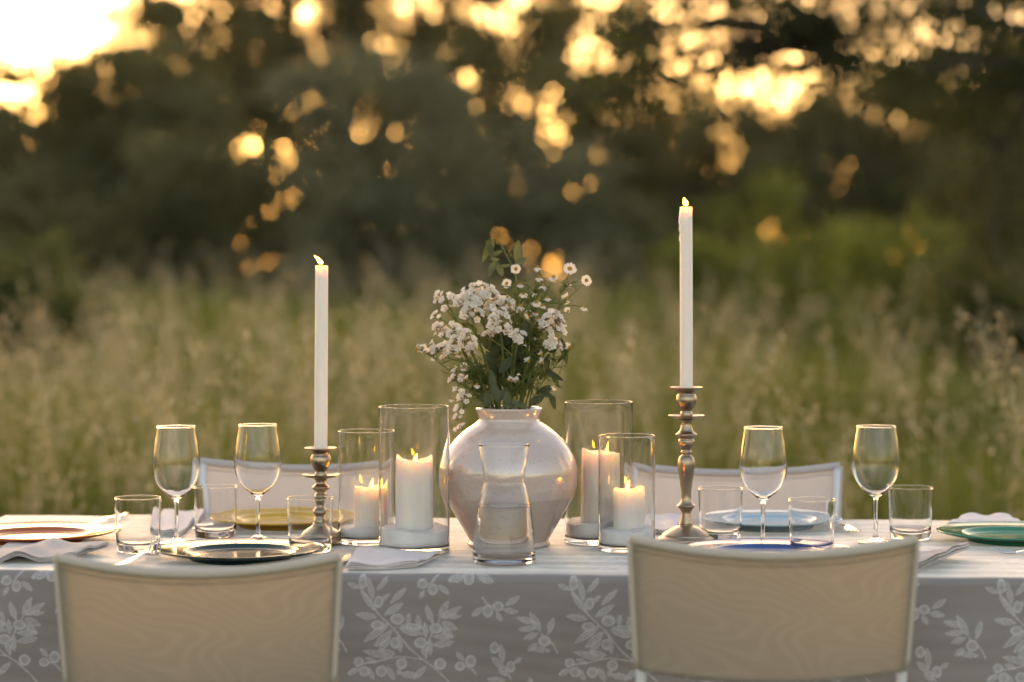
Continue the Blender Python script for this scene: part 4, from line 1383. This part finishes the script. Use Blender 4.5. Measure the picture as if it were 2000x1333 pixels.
def statice(label, clusters, seed, wid=.0030):
    """clusters: (X, Y, half width, half height, depth, n florets, tilt); one stem with a branch to every cluster"""
    rr = random.Random(seed)
    first = clusters[0]
    foot = neck_point(640 + (first[0] - 600) * .35)
    root = empty('statice_stem', foot)
    tag(root, label, 'flower', 'white statice stems in the vase')
    heads = [fl(c[0], c[1] + c[3] * .7, c[4]) for c in clusters]
    main_to = heads[0]
    mp = curve_to(foot, main_to)
    st = MB()
    st.tube([q - foot for q in mp], [wid * (1 - .45 * i / len(mp)) for i in range(len(mp))], 7)
    for h in heads[1:]:
        a = mp[rr.choice((4, 5, 6))]
        st.tube([q - foot for q in curve_to(a, h, n=6)], [wid * .6 * (1 - .4 * i / 6) for i in range(7)], 6)
    st.build('stem', MATS['stem_green'], root)
    k1 = 1 / 3.174 * KV                              # drawing unit -> metres
    for (X, Y, hw, hh, dy, nf, tilt) in clusters:
        c = fl(X, Y, dy)
        pet, cal = MB(), MB()
        for i in range(int(nf * 1.1)):
            # florets on a dome, facing up and out
            q = Vector((rr.uniform(-1, 1), rr.uniform(-1, .8), 0)); q.z = math.sqrt(max(0, 1 - q.x * q.x * .8)) * rr.uniform(-.25, 1.0) * 1.7 - .75
            q = Vector((max(-1, min(1, q.x)), max(-1, min(1, q.y)), max(-1, min(1, q.z))))
            pos = c + Vector((q.x * hw * k1, q.y * min(hw, 70) * k1 * .8 - .004, q.z * hh * k1 - abs(q.x) * 0.1 * hh * k1))
            d = Vector((q.x * .9 + tilt, q.y * .6 - .55, .75 + q.z * .3)) + Vector((rr.uniform(-.35, .35), rr.uniform(-.35, .35), rr.uniform(-.3, .3)))
            M = orient(d); s = rr.uniform(.0050, .0080)
            V, F, cv, cf = floret_geom(rr)
            pet.add([M @ (v * s) + pos - foot for v in V], F)
            cal.add([M @ (Vector(v) * s) + pos - foot for v in cv], cf)
            if rr.random() < .3:
                st2 = pos - Vector(d).normalized() * s * .8
                cal.tube([st2 - foot, (st2 - foot).lerp(heads[0] * 0 + (c - foot) - Vector((0, 0, hh * k1)), .5)], .0007, 4)
        hd = pet.build('flower_head', MATS['petal'], root, recalc=False)
        cal.build('calyx', MATS['bract'], hd, recalc=False)
    return root

statice('statice stem with the broad white head topping the left of the bouquet', [(500, 405, 100, 42, 0.0, 46, 0), (430, 462, 82, 34, -.015, 34, -.1)], 1, .0034)
statice('statice stem with a flat row of white florets at the upper left of the bouquet', [(290, 445, 62, 30, 0.0, 16, -.3), (292, 508, 20, 18, -.01, 3, -.5), (236, 556, 26, 22, 0, 4, -.9)], 2)
statice('statice stem with a white head just left of centre, below the broad one', [(450, 545, 58, 42, -.03, 24, 0), (400, 560, 30, 22, -.02, 6, 0)], 3)
statice('statice stem with a round white head right behind the nodding brownish one', [(630, 492, 84, 44, .0, 36, .1)], 4)
statice('nodding statice stem with a brownish-sided head in the middle of the bouquet', [(625, 585, 62, 78, -.05, 36, .0)], 5, .0036)
statice('statice stem with a dense white head low on the left of the bouquet', [(390, 720, 76, 74, -.04, 44, -.1), (330, 650, 36, 34, -.02, 10, -.3)], 6, .0036)
statice('statice stem with loose white florets at the left side of the bouquet', [(258, 645, 36, 42, .01, 14, -.5), (250, 740, 42, 44, .0, 16, -.5), (250, 800, 34, 30, .01, 8, -.5)], 7)
statice('statice stem with a round white head on the right side of the bouquet', [(950, 602, 66, 64, -.02, 44, .2), (955, 728, 44, 32, -.02, 14, .3)], 8)
statice('statice stem with a small white head near the bouquet centre', [(735, 690, 38, 32, -.05, 13, .1), (552, 685, 24, 30, -.03, 6, 0)], 9)
statice('statice stem cascading over the vase lip on its left', [(355, 945, 34, 36, -.03, 10, -.4), (365, 1040, 22, 18, -.03, 4, -.6), (410, 1080, 36, 30, -.03, 8, -.3), (365, 1130, 30, 34, -.05, 4, -.9), (358, 1200, 28, 26, -.05, 3, -.9), (370, 1252, 24, 26, -.05, 3, -.9)], 10)

def chamomile(label, heads, seed, split=(.5, .8), feather=22):
    """heads: (X, Y, size, face) face: direction of the flower as (x, y, z)"""
    rr = random.Random(seed)
    mx = sum(h[0] for h in heads) / len(heads)
    foot = neck_point(650 + (mx - 650) * .5)
    root = empty('chamomile_sprig', foot)
    tag(root, label, 'flower', 'chamomile sprigs in the vase')
    top = fl(heads[0][0], heads[0][1] + 12, heads[0][4])
    mp = curve_to(foot, top, n=12)
    st = MB()
    st.tube([q - foot for q in mp], [.0017 * (1 - .5 * i / 12) for i in range(13)], 6)
    for h in heads[1:]:
        i0 = int(rr.uniform(*split) * 12)
        b = fl(h[0], h[1] + 10, h[4])
        st.tube([q - foot for q in curve_to(mp[i0], b, n=7)], [.0011 * (1 - .35 * i / 7) for i in range(8)], 5)
    # feathery leaves along the stem
    fe = MB()
    for k in range(feather):
        p = mp[rr.randrange(3, 11)] - foot
        d = Vector((rr.uniform(-1, 1), rr.uniform(-1, .6), rr.uniform(-.1, 1))).normalized()
        L = rr.uniform(.020, .042)
        fe.tube([p, p + d * L], [.0009, .0005], 4)
        for j in range(7):
            q = p + d * L * (j + 1) / 7.5
            e = (d * .5 + Vector((rr.uniform(-1, 1), rr.uniform(-1, 1), rr.uniform(-.6, 1)))).normalized()
            fe.tube([q, q + e * rr.uniform(.005, .013)], [.0010, .0005], 4, cap=False)
    st.build('stem', MATS['stem_green'], root)
    if feather: fe.build('feathery_leaves', MATS['feather_leaf'], root)
    for (X, Y, s, face, dy) in heads:
        c = fl(X, Y, dy) - foot
        M = orient(face).to_4x4()
        pm, cm = DAISY[0] if face[1] < -.75 else DAISY[1]
        h = link('flower_head', pm, None, root)
        h.matrix_local = Matrix.Translation(c) @ M @ Matrix.Rotation(rr.uniform(0, 6), 4, 'Z') @ Matrix.Diagonal((s, s, s * rr.uniform(.85, 1.15), 1))
        link('centre', cm, None, h)
    return root
FA = (.1, -1, .35); FU = (.1, -.25, 1); FS = (.7, -.5, .5); FD = (.5, -.3, -.6)
z_ = .0105
chamomile('chamomile sprig with the largest open flower at the upper right of the bouquet', [(1057, 270, .0158, (.05, -.8, .62), .0), (1160, 342, .0125, (.35, -.9, .2), .0), (1047, 362, .0095, FU, .01), (1150, 508, .0105, (.3, -.3, .9), 0), (1035, 450, .011, FD, 0), (1045, 492, .0095, FD, .01)], 1)
chamomile('chamomile sprig with side-facing flowers just left of the largest one', [(860, 262, .011, FU, 0.0), (868, 326, .0105, FU, -.01), (890, 376, .0105, FU, -.02), (955, 325, .011, (.5, -.2, .8), 0), (970, 345, .0085, FD, 0), (920, 450, .0095, FU, -.01)], 2)
chamomile('chamomile sprig with an open flower against the dark olive leaf', [(722, 272, .0115, (.05, -1, .2), -.01), (750, 366, .0105, FU, -.01), (665, 362, .0115, (-.4, -.8, .3), 0), (770, 425, .0105, (.1, -.6, .7), -.02), (752, 503, .0105, FU, -.03), (670, 447, .0085, FU, -.02)], 3)
chamomile('chamomile sprig with clustered small flowers in the upper middle right', [(850, 478, .0115, (.1, -.6, .7), -.02), (835, 415, .0105, FU, 0), (890, 500, .0085, FU, 0), (805, 555, .011, (-.1, -.8, .3), -.01), (862, 580, .0085, FU, -.02), (845, 545, .008, FU, -.02), (980, 527, .0085, FU, 0), (1045, 532, .0085, (.2, -.5, -.3), 0)], 4)
chamomile('chamomile sprig reaching far out to the left of the bouquet', [(145, 762, .0105, (-.4, -.8, .4), 0.0), (108, 768, .0105, (-.7, -.6, -.2), 0), (182, 792, .009, FD, 0), (210, 748, .005, FU, 0)], 5, (.7, .95), 14)
chamomile('chamomile sprig with a small open flower low on the left side', [(402, 878, .0100, (-.05, -1, .2), -.05), (368, 802, .0095, FU, -.03), (308, 778, .0085, (-.2, -1, .2), -.02), (418, 952, .0085, FD, -.05), (482, 990, .0085, FU, -.06), (325, 1080, .0075, FU, -.02), (340, 1000, .005, FU, -.02)], 6, (.3, .8), 26)
chamomile('chamomile sprig with two drooping small flowers low in the centre', [(800, 842, .010, FD, -.05), (685, 962, .0085, (-.3, -.6, -.4), -.06), (726, 964, .0085, (.3, -.6, -.4), -.06), (740, 920, .005, FU, -.06), (885, 850, .0095, FD, -.04)], 7, (.4, .8), 18)
chamomile('chamomile sprig with wilted flowers on the right edge of the bouquet', [(1055, 756, .0105, (.7, -.5, -.3), -.01), (1030, 642, .011, (.6, -.6, -.1), 0), (965, 1005, .0075, (.5, -.5, .5), -.02), (880, 800, .009, FD, -.03)], 8, (.4, .9), 18)
chamomile('chamomile sprig with hidden buds amid the left foliage', [(470, 860, .0065, FU, -.02), (300, 880, .005, FU, 0), (430, 800, .0055, FU, -.01), (350, 870, .005, FU, -.01)], 9, (.3, .8), 40)
chamomile('chamomile sprig with tiny buds amid the right foliage', [(840, 700, .006, FU, -.02), (930, 820, .005, FU, 0), (780, 740, .005, FU, -.03), (870, 640, .005, FU, -.01)], 10, (.3, .8), 40)

def sprig(label, pts, leaves, mat='bouquet_leaf', wid=.0016):
    """olive sprig: stem through drawing points (X, Y, dy); leaves (X, Y, dX, dY, width, dy)"""
    foot = neck_point(pts[0][0])
    root = empty('olive_sprig', foot)
    tag(root, label, 'foliage', 'leafy olive sprigs in the vase')
    P = [foot] + [fl(*q) for q in pts[1:]]
    MB().tube([q - foot for q in spline([tuple(q) for q in P], 5)], [wid * (1 - .55 * i / (5 * (len(P) - 1))) for i in range(5 * (len(P) - 1) + 1)], 6).build('stem', MATS['stem_green'], root)
    k1 = KV / 3.174
    for (X, Y, dX, dY, w, dy) in leaves:
        p = fl(X, Y, dy) - foot
        d = Vector((dX * k1, rng.uniform(-.35, .2) * math.hypot(dX, dY) * k1, -dY * k1))
        add_leaf(root, p, d, d.length, w * k1, mat, curl=rng.uniform(-.05, .2))
    return root
sprig('tallest olive sprig with a dark upright leaf and drooping curled tip', [(690, 1130), (735, 800, .02), (760, 560, .02), (725, 330, .02), (690, 240, .02), (650, 165, .02), (615, 95, .02), (570, 88, .02), (530, 110, .02)],
      [(730, 240, 10, -145, 56, .02), (715, 248, 70, -42, 40, .01), (565, 92, -50, 140, 40, .02), (545, 95, 35, 110, 44, .01), (590, 90, -30, 90, 30, .03), (605, 220, -45, 75, 44, .02), (600, 230, 40, 90, 44, .02), (620, 215, -55, -5, 24, .02), (690, 250, -70, 5, 22, .02), (640, 160, -70, 30, 28, .02), (632, 130, 25, 30, 22, .02), (580, 260, -25, 60, 30, .02), (770, 560, 30, -110, 40, .02), (760, 350, 60, -20, 18, .01)], 'bouquet_leaf_light', .0022)
sprig('olive sprig with large dark leaves filling the bouquet centre', [(640, 1130), (650, 900, .01), (640, 640, .02), (610, 450, .03)],
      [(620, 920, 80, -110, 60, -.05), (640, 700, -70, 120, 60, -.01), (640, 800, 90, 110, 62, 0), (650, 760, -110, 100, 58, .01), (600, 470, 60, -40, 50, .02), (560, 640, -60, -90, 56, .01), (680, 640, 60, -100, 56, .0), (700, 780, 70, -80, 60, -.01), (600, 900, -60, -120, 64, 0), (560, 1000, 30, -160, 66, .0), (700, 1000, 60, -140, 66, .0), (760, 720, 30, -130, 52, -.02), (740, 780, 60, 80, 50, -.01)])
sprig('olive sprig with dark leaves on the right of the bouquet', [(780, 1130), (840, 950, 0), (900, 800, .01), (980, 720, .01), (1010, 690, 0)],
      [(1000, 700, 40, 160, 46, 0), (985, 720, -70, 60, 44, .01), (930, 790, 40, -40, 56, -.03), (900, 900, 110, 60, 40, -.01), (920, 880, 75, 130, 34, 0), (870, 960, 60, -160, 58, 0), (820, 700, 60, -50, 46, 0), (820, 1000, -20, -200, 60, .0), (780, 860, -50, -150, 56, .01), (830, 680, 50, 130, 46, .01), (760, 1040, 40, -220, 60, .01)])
sprig('olive sprig with leaves hanging over the right side of the vase lip', [(820, 1130), (850, 1060, -.03), (910, 1040, -.03), (950, 1060, -.03)],
      [(850, 1050, 85, -55, 42, -.03), (880, 1045, 75, 20, 36, -.04), (930, 1050, 40, 95, 38, -.03), (900, 1040, 45, -30, 26, -.03), (820, 1115, 80, -60, 50, -.04), (860, 1060, -60, 60, 40, -.04), (940, 1055, 30, 35, 26, -.03)], 'bouquet_leaf')
sprig('olive sprig with pale broad leaves around the front of the vase mouth', [(600, 1130), (580, 1080, -.04), (560, 1000, -.04)],
      [(555, 1120, -15, -85, 52, -.05), (610, 1100, -30, -130, 58, -.05), (680, 1110, -20, -70, 54, -.055), (540, 1120, -100, -20, 50, -.04), (610, 1100, 60, -100, 48, -.045), (570, 900, 10, 130, 50, -.04), (760, 1120, -70, -30, 44, -.055), (800, 1130, -90, -25, 36, -.055), (490, 1090, 60, -70, 40, -.03), (640, 1120, 90, -10, 40, -.055)], 'bouquet_leaf_light')

# fill of the bouquet's heart
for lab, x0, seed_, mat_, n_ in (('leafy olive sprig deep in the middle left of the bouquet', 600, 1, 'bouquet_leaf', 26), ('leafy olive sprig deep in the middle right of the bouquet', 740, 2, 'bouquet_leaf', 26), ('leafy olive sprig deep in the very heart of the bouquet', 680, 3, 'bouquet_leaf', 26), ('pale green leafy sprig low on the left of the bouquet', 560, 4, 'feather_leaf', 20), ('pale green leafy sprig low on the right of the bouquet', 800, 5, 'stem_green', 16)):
    r_ = random.Random(seed_)
    spread = 110 if mat_ == 'bouquet_leaf' else 90
    cx_ = x0 + (0 if mat_ == 'bouquet_leaf' else (-130 if x0 < 650 else 60))
    lv = []
    for k in range(n_):
        Y_ = r_.uniform(640, 1080)
        f_ = (1130 - Y_) / 500
        X_ = x0 + (cx_ - x0) * f_ + r_.uniform(-spread, spread) * (.35 + .8 * f_)
        a_ = r_.uniform(-1.1, 1.1) + (X_ - x0) / 300
        L_ = r_.uniform(70, 130) if mat_ == 'bouquet_leaf' else r_.uniform(40, 80)
        lv.append((X_, Y_, L_ * math.sin(a_), -L_ * math.cos(a_), r_.uniform(36, 54) if mat_ == 'bouquet_leaf' else r_.uniform(9, 18), r_.uniform(-.005, .05)))
    sprig(lab, [(x0, 1130), ((x0 + cx_) / 2, 900, .01), (cx_, 680, .01)], lv, mat_)
